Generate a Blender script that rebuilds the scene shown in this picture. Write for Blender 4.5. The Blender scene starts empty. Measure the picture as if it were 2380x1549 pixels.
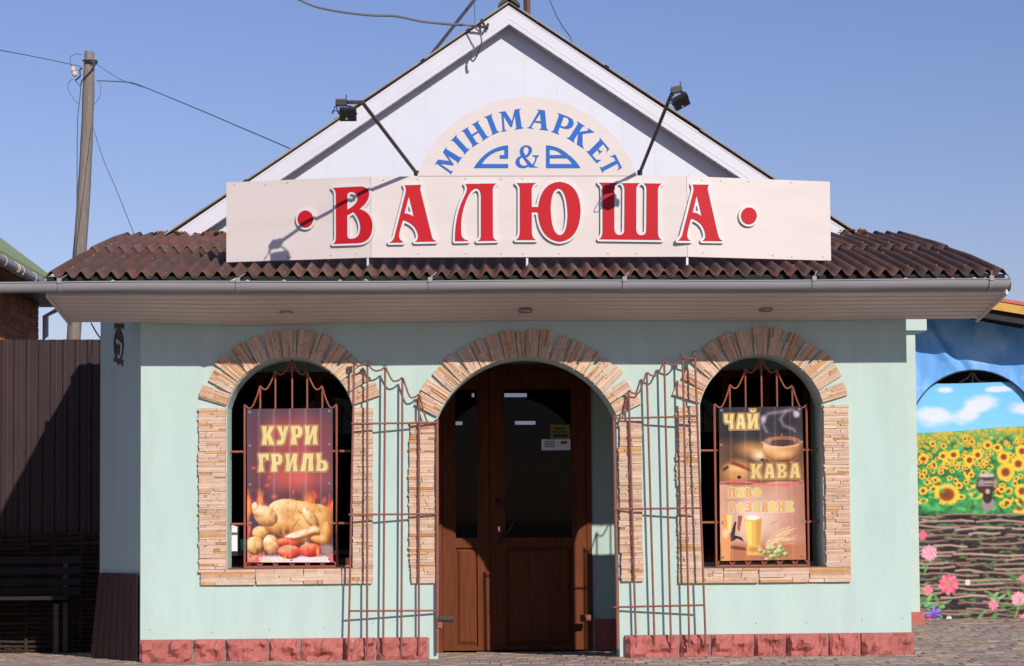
import bpy, math, random
import numpy as np
from mathutils import Vector, Matrix
from mathutils.geometry import tessellate_polygon
random.seed(7); rng = np.random.default_rng(11)
S = bpy.context.scene; COL = S.collection
# ------------------------------------------------------------------ camera, light, exposure
F = 4000.0; PW, PH = 2380.0, 1549.0
YAW, PIT, ROL = math.radians(1.87), math.radians(2.6), 0.0075
CAM = Vector((0, -15, 1.23))
SH = (1200 - 774.5) / F - math.tan(PIT)
RM = Matrix.Rotation(-YAW, 3, 'Z') @ Matrix.Rotation(math.pi/2 + PIT, 3, 'X') @ Matrix.Rotation(-ROL, 3, 'Z')
cd = bpy.data.cameras.new('camera'); cam = bpy.data.objects.new('camera', cd); COL.objects.link(cam)
cam.matrix_world = Matrix.Translation(CAM) @ RM.to_4x4()
cd.sensor_width = 36; cd.lens = 36 * F / PW; cd.shift_y = SH * F / PW; cd.clip_end = 2000; cd.clip_start = .1
S.camera = cam
SUN_A, SUN_E = math.radians(24), math.radians(28)
sd = Vector((math.sin(SUN_A)*math.cos(SUN_E), -math.cos(SUN_A)*math.cos(SUN_E), math.sin(SUN_E)))
w = bpy.data.worlds.new('World'); S.world = w; w.use_nodes = True
nt = w.node_tree; bg = nt.nodes['Background']
sk = nt.nodes.new('ShaderNodeTexSky'); sk.sky_type = 'NISHITA'; sk.sun_disc = False
sk.sun_elevation = SUN_E; sk.sun_rotation = math.pi - SUN_A
sk.air_density = 1.6; sk.dust_density = 0.0; sk.ozone_density = 6.0; sk.altitude = 0
tn = nt.nodes.new('ShaderNodeMix'); tn.data_type = 'RGBA'; tn.blend_type = 'MULTIPLY'; tn.inputs[0].default_value = 1; tn.inputs[7].default_value = (.99, .83, 1.08, 1)   # a slightly lavender haze over the whole dome
nt.links.new(sk.outputs[0], tn.inputs[6]); nt.links.new(tn.outputs[2], bg.inputs[0]); bg.inputs[1].default_value = .102
sl = bpy.data.lights.new('sun', 'SUN'); sl.energy = 4.2; sl.angle = math.radians(.5); sl.color = (1, .93, .84)
so = bpy.data.objects.new('sun', sl); COL.objects.link(so); so.location = (8, -20, 12)
so.rotation_euler = sd.to_track_quat('Z', 'Y').to_euler()
S.view_settings.view_transform = 'Standard'; S.view_settings.look = 'None'
S.view_settings.exposure = 0.0; S.view_settings.gamma = 1; S.view_settings.use_curve_mapping = False

def U(x, y, Y):                      # point of the place seen at full-view pixel (x, y), at depth Y
    d = RM @ Vector(((x - PW/2)/F, (PH/2 - y)/F + SH, -1))
    return CAM + d * ((Y - CAM.y) / d.y)
def UP(x, y, p0, n):                 # the same on a plane
    d = RM @ Vector(((x - PW/2)/F, (PH/2 - y)/F + SH, -1))
    return CAM + d * ((p0 - CAM).dot(n) / d.dot(n))
def crop(sc, ox, oy): return lambda x, y: ((x/sc + ox)/1.011, (y/sc + oy)/1.011)
# ------------------------------------------------------------------ helpers
def s2l(c):
    c = np.asarray(c, float)/255.; return np.where(c <= .04045, c/12.92, ((c+.055)/1.055)**2.4)
def sock(n, k, v):
    if k in n.inputs: n.inputs[k].default_value = v
def mat(name, col, rough=.7, var=.12, scale=6, bump=0, bscale=60, metal=0, rnd=0, spots=None, sscale=3, sth=.6, stretch=(1,1,1), attr=None, spec=.4, grime=None):
    m = bpy.data.materials.new(name); m.use_nodes = True; t = m.node_tree; N = t.nodes; Lk = t.links.new
    b = N['Principled BSDF']; sock(b, 'Roughness', rough); sock(b, 'Metallic', metal); sock(b, 'Specular IOR Level', spec)
    tc = N.new('ShaderNodeTexCoord'); mp = N.new('ShaderNodeMapping'); mp.inputs['Scale'].default_value = stretch
    Lk(tc.outputs['Object'], mp.inputs[0]); P = mp.outputs[0]
    if attr:
        a = N.new('ShaderNodeAttribute'); a.attribute_name = attr; cur = a.outputs['Color']
    else:
        r = N.new('ShaderNodeRGB'); r.outputs[0].default_value = (*col, 1); cur = r.outputs[0]
    def noise(sc, det=5, rgh=.6):
        n = N.new('ShaderNodeTexNoise'); n.inputs['Scale'].default_value = sc; n.inputs['Detail'].default_value = det; n.inputs['Roughness'].default_value = rgh
        Lk(P, n.inputs['Vector']); return n.outputs['Fac']
    def maprange(v, a, b_, c, d):
        q = N.new('ShaderNodeMapRange'); q.inputs[1].default_value = a; q.inputs[2].default_value = b_; q.inputs[3].default_value = c; q.inputs[4].default_value = d
        Lk(v, q.inputs[0]); return q.outputs[0]
    def mixc(fac, a, bcol, mode='MIX'):
        q = N.new('ShaderNodeMix'); q.data_type = 'RGBA'; q.blend_type = mode
        if isinstance(fac, float): q.inputs[0].default_value = fac
        else: Lk(fac, q.inputs[0])
        Lk(a, q.inputs[6])
        if isinstance(bcol, tuple): q.inputs[7].default_value = (*bcol, 1)
        else: Lk(bcol, q.inputs[7])
        return q.outputs[2]
    if spots:
        cur = mixc(maprange(noise(sscale, 6, .65), sth, sth+.12, 0, 1), cur, spots)
    if grime:
        cur = mixc(maprange(noise(grime[1], 8, .7), .45, .8, 0, grime[2]), cur, grime[0])
    fac = maprange(noise(scale), .3, .7, 1-var, 1+var)
    if rnd:
        oi = N.new('ShaderNodeObjectInfo'); q = N.new('ShaderNodeMath'); q.operation = 'MULTIPLY'
        Lk(fac, q.inputs[0]); Lk(maprange(oi.outputs['Random'], 0, 1, 1-rnd, 1+rnd), q.inputs[1]); fac = q.outputs[0]
    vm = N.new('ShaderNodeVectorMath'); vm.operation = 'SCALE'; Lk(cur, vm.inputs[0]); Lk(fac, vm.inputs['Scale'])
    Lk(vm.outputs[0], b.inputs['Base Color'])
    if bump:
        bp = N.new('ShaderNodeBump'); bp.inputs['Strength'].default_value = bump; bp.inputs['Distance'].default_value = .01
        Lk(noise(bscale, 4), bp.inputs['Height']); Lk(bp.outputs[0], b.inputs['Normal'])
    return m
def emat(name, col, s):
    m = bpy.data.materials.new(name); m.use_nodes = True; b = m.node_tree.nodes['Principled BSDF']
    b.inputs['Base Color'].default_value = (*col, 1); b.inputs['Emission Color'].default_value = (*col, 1); b.inputs['Emission Strength'].default_value = s; return m
def glass(name, tint, gl):
    m = bpy.data.materials.new(name); m.use_nodes = True; t = m.node_tree; N = t.nodes
    N.remove(N['Principled BSDF']); o = N['Material Output']; tr = N.new('ShaderNodeBsdfTransparent'); tr.inputs[0].default_value = (*tint, 1)
    g = N.new('ShaderNodeBsdfGlossy'); g.inputs['Roughness'].default_value = .03; mx = N.new('ShaderNodeMixShader'); mx.inputs[0].default_value = gl
    t.links.new(tr.outputs[0], mx.inputs[1]); t.links.new(g.outputs[0], mx.inputs[2]); t.links.new(mx.outputs[0], o.inputs[0]); return m
class MB:
    def __init__(s): s.v = []; s.f = []; s.c = []; s.smooth = False
    def add(s, vs, fs, col=None):
        n = len(s.v); s.v += [tuple(q) for q in vs]; s.f += [tuple(i+n for i in g) for g in fs]; s.c += [col or (1,1,1)]*len(vs); return s
    def box(s, a, b, col=None):
        x0,y0,z0 = a; x1,y1,z1 = b
        return s.add([(x0,y0,z0),(x1,y0,z0),(x1,y1,z0),(x0,y1,z0),(x0,y0,z1),(x1,y0,z1),(x1,y1,z1),(x0,y1,z1)],
                     [(0,3,2,1),(4,5,6,7),(0,1,5,4),(1,2,6,5),(2,3,7,6),(3,0,4,7)], col)
    def hexa(s, q0, q1, col=None):     # two quads (front, back) joined
        return s.add(list(q0)+list(q1), [(0,1,2,3),(7,6,5,4),(0,4,5,1),(1,5,6,2),(2,6,7,3),(3,7,4,0)], col)
    def tube(s, pts, r, n=8, caps=True):
        pts = [Vector(p) for p in pts]; rs = r if isinstance(r, (list, tuple)) else [r]*len(pts); base = len(s.v); up = None
        for i, p in enumerate(pts):
            d = (pts[min(i+1, len(pts)-1)] - pts[max(i-1, 0)]).normalized()
            if up is None: up = d.orthogonal().normalized()
            up = (up - d*up.dot(d)).normalized(); q = d.cross(up)
            for k in range(n):
                a = 2*math.pi*k/n; s.v.append(tuple(p + (up*math.cos(a) + q*math.sin(a))*rs[i])); s.c.append((1,1,1))
        for i in range(len(pts)-1):
            for k in range(n):
                a = base+i*n+k; b = base+i*n+(k+1)%n; s.f.append((a, b, b+n, a+n))
        if caps: s.f.append(tuple(base+k for k in range(n))[::-1]); s.f.append(tuple(base+(len(pts)-1)*n+k for k in range(n)))
        return s
    def bar(s, a, b, w, h):            # rectangular bar between two points
        a, b = Vector(a), Vector(b); d = (b-a).normalized(); u = d.orthogonal() if abs(d.z) > .95 else d.cross(Vector((0,0,1)))
        u.normalize(); v = d.cross(u); u *= w/2; v *= h/2
        return s.hexa([a-u-v, a+u-v, a+u+v, a-u+v], [b-u-v, b+u-v, b+u+v, b-u+v])
    def grid(s, nx, ny, fn, closed=False):
        n = len(s.v)
        for j in range(ny+1):
            for i in range(nx+1): s.v.append(tuple(fn(i/nx, j/ny))); s.c.append((1,1,1))
        for j in range(ny):
            for i in range(nx):
                a = n+j*(nx+1)+i; s.f.append((a, a+1, a+nx+2, a+nx+1))
        return s
    def prism(s, loops, o, u, v, n, d):  # outlines (first outer, rest holes) in plane o,u,v ; extruded by d along n
        o, u, v, n = Vector(o), Vector(u), Vector(v), Vector(n)
        fl = [[Vector((p[0], p[1], 0)) for p in L] for L in loops]; tri = tessellate_polygon(fl); flat = [p for L in fl for p in L]
        b = len(s.v); m = len(flat)
        for k in (0, d):
            for p in flat: s.v.append(tuple(o+u*p.x+v*p.y+n*k)); s.c.append((1,1,1))
        for t in tri: s.f.append((b+t[0], b+t[1], b+t[2])); s.f.append((b+m+t[2], b+m+t[1], b+m+t[0]))
        i0 = b
        for L in fl:
            k = len(L)
            for i in range(k): a = i0+i; c = i0+(i+1)%k; s.f.append((a, c, c+m, a+m))
            i0 += k
        return s
    def obj(s, name, m=None, parent=None, smooth=False, fixn=True, colattr=None):
        me = bpy.data.meshes.new(name); me.from_pydata(s.v, [], s.f); me.validate()
        if fixn:
            import bmesh
            bm = bmesh.new(); bm.from_mesh(me); bmesh.ops.recalc_face_normals(bm, faces=bm.faces); bm.to_mesh(me); bm.free()
        if colattr:
            at = me.color_attributes.new(colattr, 'FLOAT_COLOR', 'POINT'); a = np.ones((len(s.v), 4), np.float32); a[:, :3] = np.array(s.c); at.data.foreach_set('color', a.ravel())
        if smooth: me.polygons.foreach_set('use_smooth', [True]*len(me.polygons))
        if m: me.materials.append(m)
        return link(name, me, parent)
def link(name, me, parent=None):
    o = bpy.data.objects.new(name, me); COL.objects.link(o)
    if parent: attach(o, parent)
    return o
def attach(o, p):
    o.parent = p
    if p.type == 'EMPTY': o.matrix_parent_inverse = Matrix.Translation(-p.location)
def tag(o, label=None, cat=None, group=None, kind=None):
    for k, v in (('label', label), ('category', cat), ('group', group), ('kind', kind)):
        if v: o[k] = v
    return o
def thing(name, loc, label, cat, group=None):
    o = bpy.data.objects.new(name, None); COL.objects.link(o); o.location = loc; o.empty_display_size = .1; return tag(o, label, cat, group)
def path(d):                           # tiny path language: M L Q Z with absolute numbers
    out = []; cur = []; tk = d.split(); i = 0; cmd = None
    while i < len(tk):
        if tk[i] in 'MLQZ': cmd = tk[i]; i += 1
        if cmd == 'Z': out.append(cur); cur = []; continue
        if cmd in 'ML': cur.append((float(tk[i]), float(tk[i+1]))); i += 2
        elif cmd == 'Q':
            c = (float(tk[i]), float(tk[i+1])); e = (float(tk[i+2]), float(tk[i+3])); s0 = cur[-1]; i += 4
            for k in range(1, 9):
                t = k/8; cur.append(tuple((1-t)**2*s0[j] + 2*t*(1-t)*c[j] + t*t*e[j] for j in (0, 1)))
    return out
def area(L): return sum(L[i-1][0]*L[i][1]-L[i][0]*L[i-1][1] for i in range(len(L)))/2
def offset(L, d):                      # outward for positive d
    L = [p for i, p in enumerate(L) if math.dist(p, L[i-1]) > 1e-4]; sgn = 1 if area(L) > 0 else -1; out = []
    for i in range(len(L)):
        a, b, c = Vector(L[i-1]), Vector(L[i]), Vector(L[(i+1) % len(L)])
        n1 = Vector(((b-a).y, -(b-a).x)).normalized()*sgn; n2 = Vector(((c-b).y, -(c-b).x)).normalized()*sgn
        m = n1+n2; m = n1 if m.length < 1e-3 else m.normalized(); k = d/max(.45, m.dot(n1)); out.append(tuple(b+m*k))
    return out
def grown(loops, d, res=.0045):         # outline of a shape grown by d: distance field + marching squares
    P = [np.array(L) for L in loops]; A = np.vstack(P); lo = A.min(0)-d-3*res; hi = A.max(0)+d+3*res
    nx_, ny_ = int((hi[0]-lo[0])/res)+1, int((hi[1]-lo[1])/res)+1; X, Y = np.meshgrid(lo[0]+res*np.arange(nx_), lo[1]+res*np.arange(ny_)); D = np.full(X.shape, 9.); ins = np.zeros(X.shape, bool)
    for L in P:
        for (xa, ya), (xb, yb) in zip(np.roll(L, 1, 0), L):
            dx, dy = xb-xa, yb-ya; q = dx*dx+dy*dy
            if q < 1e-12: continue
            t = np.clip(((X-xa)*dx+(Y-ya)*dy)/q, 0, 1); D = np.minimum(D, np.hypot(X-xa-t*dx, Y-ya-t*dy))
            if ya != yb: ins ^= ((ya > Y) != (yb > Y)) & (X < (xb-xa)*(Y-ya)/(yb-ya)+xa)
    V = np.where(ins, -D, D)-d+1e-9; nxt = {}; pts = {}
    def ep(i, j, k):                    # crossing on edge k (0 right, 1 up) of node (i, j)
        a = V[j, i]; b = V[j, i+1] if k == 0 else V[j+1, i]; t = a/(a-b); pts[(i, j, k)] = (X[j, i]+(res*t if k == 0 else 0), Y[j, i]+(res*t if k else 0)); return (i, j, k)
    for j, i in zip(*np.where((V[:-1, :-1] < 0).astype(int)+(V[:-1, 1:] < 0)+(V[1:, 1:] < 0)+(V[1:, :-1] < 0) > 0)):
        c = (V[j, i] < 0)*1+(V[j, i+1] < 0)*2+(V[j+1, i+1] < 0)*4+(V[j+1, i] < 0)*8
        if c == 15: continue
        B, R_, T, L_ = (i, j, 0), (i+1, j, 1), (i, j+1, 0), (i, j, 1)
        for a, b in {1:[(L_,B)],2:[(B,R_)],3:[(L_,R_)],4:[(R_,T)],5:[(L_,B),(R_,T)],6:[(B,T)],7:[(L_,T)],8:[(T,L_)],9:[(T,B)],10:[(B,R_),(T,L_)],11:[(T,R_)],12:[(R_,L_)],13:[(R_,B)],14:[(B,L_)]}[c]: nxt[ep(*a)] = ep(*b)
    out = []
    while nxt:
        k = next(iter(nxt)); L = []
        while k in nxt: L.append(pts[k]); k = nxt.pop(k)
        if len(L) > 8: out.append(L[::2])
    out.sort(key=lambda L: -abs(area(L))); return out
def noise1(x, y=0, z=0):
    from mathutils import noise as nz
    return nz.noise(Vector((x, y, z)))
def sag(a, b, drop, n=16):
    a, b = Vector(a), Vector(b); return [a.lerp(b, i/n) - Vector((0, 0, drop*4*(i/n)*(1-i/n))) for i in range(n+1)]
def spline(pts, n=6):
    P = [Vector(p) for p in pts]; out = []
    for i in range(len(P)-1):
        p0, p1, p2, p3 = P[max(i-1, 0)], P[i], P[i+1], P[min(i+2, len(P)-1)]
        for k in range(n):
            t = k/n; out.append(.5*((2*p1)+(p2-p0)*t+(2*p0-5*p1+4*p2-p3)*t*t+(3*p1-p0-3*p2+p3)*t**3))
    return out+[P[-1]]
# ------------------------------------------------------------------ materials
M = {}
M['wall'] = mat('mint plaster', (.49,.625,.565), .85, .035, 2.5, .35, 90, stretch=(1.6,1.6,.4), grime=((.40,.46,.42), 1.7, .5), spots=(.37,.44,.40), sscale=22, sth=.70, spec=.2)
M['white'] = mat('white cladding', (.62,.635,.70), .45, .02, 2, .03, 8)
M['fascia'] = mat('white fascia', (.63,.62,.67), .4, .03, 3, .03, 10, grime=((.5,.48,.46), 2.2, .25))
M['roof'] = mat('corrugated brown sheet', (.128,.07,.057), .85, .22, 4, .4, 45, rnd=.2, spots=(.20,.058,.042), sscale=2.4, sth=.52, grime=((.105,.085,.065), 7, .6), spec=.2)
M['slate'] = mat('slate edge', (.32,.275,.245), .8, .2, 9, .2)
M['moss'] = mat('orange moss', (.17,.08,.025), 1, .4, 25, .6, 60)
M['gutter'] = mat('grey gutter', (.27,.26,.27), .42, .06, 4, .05, 12, grime=((.42,.38,.33), 3, .35), stretch=(.3,2,2))
M['galv'] = mat('galvanised bracket', (.55,.56,.58), .4, .1, 20, metal=.6)
M['soffit'] = mat('beige soffit', (.70,.62,.565), .55, .05, 3, .02)
M['dark'] = mat('dark void', (.02,.02,.02), .9, .1)
M['sign'] = mat('cream sign board', (.655,.575,.54), .45, .02, 1.2, .03, 8, grime=((.50,.42,.35), 3.2, .34), stretch=(.35,1,1.8))
M['signw'] = mat('white letter plate', (.63,.645,.65), .4, .02)
M['red'] = mat('red letter film', (.49,.011,.019), .5, .04, 2, spec=.15)
M['blue'] = mat('blue letter film', (.026,.13,.47), .5, .03, spec=.15)
M['ledge'] = mat('ledge stone', (1,1,1), .9, .1, 14, .5, 70, attr='tint', spec=.2)
M['plinth'] = mat('red rock plinth', (.43,.135,.115), .9, .12, 16, .6, 45, rnd=.1, spots=(.52,.27,.24), sscale=6, sth=.64, spec=.2, grime=((.36,.11,.10), 9, .3))
M['mortar'] = mat('mortar', (.26,.23,.22), .95, .1)
M['rust'] = mat('rust red paint', (.30,.085,.05), .6, .15, 18, .2, 60, spots=(.2,.07,.04), sscale=12)
M['rustd'] = mat('dull red brown paint', (.25,.09,.07), .65, .15, 18, .2, 60)
M['doorw'] = mat('brown wood grain door', (.152,.041,.015), .6, .22, 3.5, .05, 30, stretch=(9,3,.7), spec=.15)
M['glass'] = glass('dark glass', (.5,.53,.55), .007)
M['paver'] = mat('paver', (1,1,1), .9, .12, 12, .5, 60, attr='tint', spec=.2)
M['lightfit'] = mat('brass spotlight', (.35,.3,.22), .35, .1, 20, metal=.7)
M['black'] = mat('black metal', (.03,.028,.028), .5, .15, 20)
M['arm'] = mat('dark brown steel', (.055,.045,.04), .45, .2, 14)
M['pole'] = mat('weathered wood pole', (.25,.20,.18), .95, .25, 5, 1, 24, stretch=(9,9,.45), grime=((.13,.10,.09), 4, .8))
M['cable'] = mat('grey cable', (.2,.2,.22), .6, .1)
M['cabled'] = mat('dark cable', (.09,.1,.12), .6, .1)
M['brick'] = mat('orange brick', (.50,.17,.075), .9, .15, 10, .4, 50, rnd=.25, spec=.2)
M['green'] = mat('green roof', (.27,.33,.15), .6, .08, 4, .1, 20)
M['brown'] = mat('brown profiled sheet', (.047,.03,.032), .5, .1, 4, .03, grime=((.07,.05,.05), 6, .3), stretch=(1,1,.3), spec=.2)
M['maroon'] = mat('maroon sheet', (.05,.013,.014), .6, .15, 6, .1)
M['woodb'] = mat('dark bench wood', (.016,.011,.012), .7, .2, 6, .2, 40, stretch=(.5,4,4))
M['twig'] = mat('wattle twig', (.04,.024,.018), .9, .25, 12, .4, 60, rnd=.35)
M['porc'] = mat('porcelain', (.62,.5,.4), .35, .1)
M['pillar'] = mat('pale mint pillar', (.50,.60,.53), .85, .05, 4, .5, 60, spec=.2)
M['print'] = mat('printed vinyl', (1,1,1), .45, .01, 2, attr='print', spec=.15)
M['tarp'] = mat('blue tarpaulin', (.125,.36,.78), .4, .06, 2.5, .06, 8, spots=(.28,.52,.85), sscale=1.2, sth=.52)
M['yellow'] = mat('yellow painted edge', (.55,.30,.05), .6, .15, 8)
M['redtile'] = mat('red roof edge', (.5,.12,.1), .7, .15, 8)
M['nail'] = mat('rusty nail cap', (.28,.2,.17), .8, .1)
M['steel'] = mat('eyelet steel', (.6,.6,.62), .3, .05, metal=.7)
M['tube'] = emat('lit tube', (.75,.8,1), .9)
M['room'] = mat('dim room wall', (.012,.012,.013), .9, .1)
M['whitebox'] = mat('white plastic', (.8,.78,.82), .5, .03)
M['teal'] = mat('teal plastic', (.05,.5,.36), .4, .03)
M['sticky'] = mat('yellow sticker', (.3,.25,.04), .5, .05)
M['grille'] = mat('pale grille paint', (.5,.38,.36), .6, .1)
M['ground'] = mat('sandy earth', (.2,.16,.14), .95, .2, 2, .4, 30)
# ------------------------------------------------------------------ ground
def gz(x, y):
    if y <= 0: return 0.
    t = min(1, max(0, (3.6-x)/.5)); return -.057*min(y, 8)*t
g = MB()
xs = sorted(set([-400,-120,-40,-12]+[-6+.5*i for i in range(27)]+[12,40,120,400])); ys = sorted(set([-400,-120,-40,-15,-6,-2]+[-1+.5*i for i in range(21)]+[14,30,90,400]))
for y in ys:
    for x in xs: g.v.append((x, y, gz(x, y)-.055)); g.c.append((1,1,1))
nx = len(xs)
for j in range(len(ys)-1):
    for i in range(nx-1): a = j*nx+i; g.f.append((a, a+1, a+nx+1, a+nx))
gr = g.obj('ground', M['ground'], fixn=False); tag(gr, 'sandy earth bed under the paving', None, None, 'structure'); gr['category'] = 'ground'
# paving: blocks in running bond
pav = thing('pavement', (0, 0, 0), 'worn pavement of mixed red, grey and yellow concrete blocks', 'pavement'); pav['kind'] = 'structure'
PCOL = [s2l(c) for c in ((162,142,132),(168,140,128),(154,142,134),(174,150,128),(160,138,130),(162,146,138),(178,156,130),(158,134,126))]
def paver_mesh(mb, x0, x1, y0, y1, col):
    cx, cy = (x0+x1)/2, (y0+y1)/2; z = gz(cx, cy); dz = random.uniform(-.003, .003); tx = random.uniform(-.004, .004); g_ = .0022; b_ = .006
    q = lambda x, y, h: (x, y, gz(x, y)+h+dz+tx*(x-cx)/.1)
    X0, X1, Y0, Y1 = x0+g_, x1-g_, y0+g_, y1-g_
    mb.add([q(X0,Y0,-.05),q(X1,Y0,-.05),q(X1,Y1,-.05),q(X0,Y1,-.05), q(X0,Y0,-b_),q(X1,Y0,-b_),q(X1,Y1,-b_),q(X0,Y1,-b_), q(X0+b_,Y0+b_,0),q(X1-b_,Y0+b_,0),q(X1-b_,Y1-b_,0),q(X0+b_,Y1-b_,0)],
           [(0,1,5,4),(1,2,6,5),(2,3,7,6),(3,0,4,7),(4,5,9,8),(5,6,10,9),(6,7,11,10),(7,4,8,11),(8,9,10,11)], tuple(col))
mort = MB()
def pcol():
    c = PCOL[random.randrange(len(PCOL))]*random.uniform(.84, 1.1); return c
bw, bd = .172, .19; stuff = MB(); npv = 0
for j in range(-9, 30):
    y0 = j*bd+.02; offx = (j % 2)*bw/2 + random.uniform(-.02, .02)
    for i in range(-34, 48):
        x0 = i*bw+offx; x1 = x0+bw
        if y0 < -1.02:
            if x0 < -5 or x0 > 6.6: continue
        front = y0+bd/2 < .02 and y0 > -1.0 and -3.95 < x0 < 4.6
        if y0+bd/2 >= .02:
            inl = x1 < -2.72 and x0 > -5.4 and y0 < 4.5; inr = x0 > 3.98 and x1 < 8 and y0 < 4.8; ind = -.35 < x0 < 1.6 and y0 < 2.4
            if not (inl or inr or ind): continue
        elif x0 < -5.2 or x0 > 6.6: continue
        if front and npv < 298:
            mb = MB(); paver_mesh(mb, x0, x1, y0, y0+bd, pcol()); mb.obj('paver', M['paver'], pav, fixn=False, colattr='tint'); npv += 1
        else: paver_mesh(stuff, x0, x1, y0, y0+bd, pcol())
o = stuff.obj('far_pavers', M['paver'], pav, fixn=False, colattr='tint'); o['kind'] = 'stuff'
# ------------------------------------------------------------------ shop building
shop = thing('shop_building', (.6, 0, 0), 'mint green shop building with white gable, arched openings and brown corrugated porch roof', 'building')
WD = .3
def arch(xa, xb, z0, zs, za, n=22):
    h = (xb-xa)/2; r = za-zs; R = (h*h+r*r)/(2*r); cz = za-R; cx = (xa+xb)/2; t0 = math.asin(min(1, h/R)); 
    if r > h: t0 = math.pi-t0
    pts = [(xa, z0), (xb, z0)]
    for i in range(n+1):
        t = t0-2*t0*i/n; pts.append((cx+R*math.sin(t), cz+R*math.cos(t)))
    return pts, (cx, cz, R, t0)
D_OP, D_A = arch(-.165, 1.405, -.06, 2.08, 2.613)
W1_OP, W1_A = arch(-1.985, -.9, .79, 2.19, 2.622)
W2_OP, W2_A = arch(2.14, 3.215, .765, 2.19, 2.627)
outer = [(-2.73, -.06), (-.165, -.06)] + D_OP[2:][::-1] + [(1.415, -.06), (3.975, -.06), (3.975, 3.36), (-2.73, 3.36)]
MB().prism([outer, W1_OP, W2_OP], (0,0,0), (1,0,0), (0,0,1), (0,1,0), WD).obj('front_wall', M['wall'], shop)
# splayed left wall, right wall
RZ = lambda y: 3.155+.262*(y+.85)       # underside line of the porch roof
lw = MB(); a, b = Vector((-2.732, .005, 0)), Vector((-3.49, 2.0, 0)); nrm = Vector((2, .758, 0)).normalized()*.2
lw.hexa([(a.x,a.y,-.3),(b.x,b.y,-.3),(b.x,b.y,RZ(2.0)-.05),(a.x,a.y,RZ(0)-.05)], [(a.x+nrm.x,a.y+nrm.y,-.3),(b.x+nrm.x,b.y+nrm.y,-.3),(b.x+nrm.x,b.y+nrm.y,RZ(2.0)-.05),(a.x+nrm.x,a.y+nrm.y,RZ(0)-.05)])
lw.obj('side_wall', M['wall'], shop)['label'] = 'splayed left wall in shade'
lw = MB(); lw.hexa([(3.72,WD,-.1),(3.97,WD,-.1),(3.97,WD,RZ(.3)-.05),(3.72,WD,RZ(.3)-.05)], [(3.72,2.44,-.1),(3.97,2.44,-.1),(3.97,2.44,RZ(2.44)-.05),(3.72,2.44,RZ(2.44)-.05)])
lw.obj('side_wall', M['wall'], shop)
c2 = crop(1.922, 950, 760); YD = 2.44
def DP(cx, cy): return U(*c2(cx, cy), YD)
dl, dr = DP(150, 900).x, DP(846, 900).x; dtop = DP(400, 188).z; dbot = -.135
# back wall of the porch with door opening and two shop window openings
bw_out = [(-3.4,-.4),(dl,-.4),(dl,dtop),(dr,dtop),(dr,-.4),(3.72,-.4),(3.72,4.1),(-3.4,4.1)]
sw1 = [(-2.62,.75),(-.75,.75),(-.75,2.7),(-2.62,2.7)]; sw2 = [(2.3,.75),(3.62,.75),(3.62,2.7),(2.3,2.7)]
MB().prism([bw_out, sw1, sw2], (0,YD,0), (1,0,0), (0,0,1), (0,1,0), .25).obj('porch_back_wall', M['wall'], shop)
pt = U(*c2(900, 1335), YD-.02)
MB().box((dr+.02, YD-.025, -.2), (3.7, YD-.002, pt.z)).obj('inner_plinth', M['plinth'], shop)
MB().hexa([(-2.6,WD+.01,2.9),(3.71,WD+.01,2.9),(3.71,YD-.01,2.9),(-3.28,YD-.01,2.9)], [(-2.6,WD+.01,2.93),(3.71,WD+.01,2.93),(3.71,YD-.01,2.93),(-3.28,YD-.01,2.93)]).obj('porch_ceiling', M['woodb'], shop)
for (wx0, wz0), (wx1, wz1) in ((sw1[0], sw1[2]), (sw2[0], sw2[2])):
    fr = MB(); t = .07; k = 3
    fr.box((wx0,YD-.01,wz0),(wx1,YD+.06,wz0+t)).box((wx0,YD-.01,wz1-t),(wx1,YD+.06,wz1))
    for i in range(k+1):
        xx = wx0+(wx1-wx0-t)*i/k; fr.box((xx,YD-.008,wz0+t),(xx+t,YD+.058,wz1-t))
    f = fr.obj('shop_window', M['doorw'], shop); MB().box((wx0+.02,YD+.02,wz0+.02),(wx1-.02,YD+.03,wz1-.02)).obj('pane', M['glass'], f)
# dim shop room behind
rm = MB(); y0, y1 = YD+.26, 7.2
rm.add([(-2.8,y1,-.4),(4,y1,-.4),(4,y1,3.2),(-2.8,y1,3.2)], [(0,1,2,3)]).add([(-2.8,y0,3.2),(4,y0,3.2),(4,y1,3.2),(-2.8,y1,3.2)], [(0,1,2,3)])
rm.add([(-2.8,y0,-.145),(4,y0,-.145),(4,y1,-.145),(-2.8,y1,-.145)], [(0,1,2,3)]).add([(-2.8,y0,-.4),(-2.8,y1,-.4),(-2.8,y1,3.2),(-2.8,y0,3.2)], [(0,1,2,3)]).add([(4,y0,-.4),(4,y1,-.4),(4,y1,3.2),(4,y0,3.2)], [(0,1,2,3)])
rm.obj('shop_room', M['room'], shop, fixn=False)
for cx0, cx1, cy, yy in ((452, 553, 325, 4.2), (500, 592, 450, 6.0), (232, 262, 452, 6.0), (305, 316, 325, 4.2)):
    p, q = U(*c2(cx0, cy), yy), U(*c2(cx1, cy), yy); tb = MB().tube([p, q], .022, 10)
    o = tb.obj('fluorescent_tube', M['tube'], shop)
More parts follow.
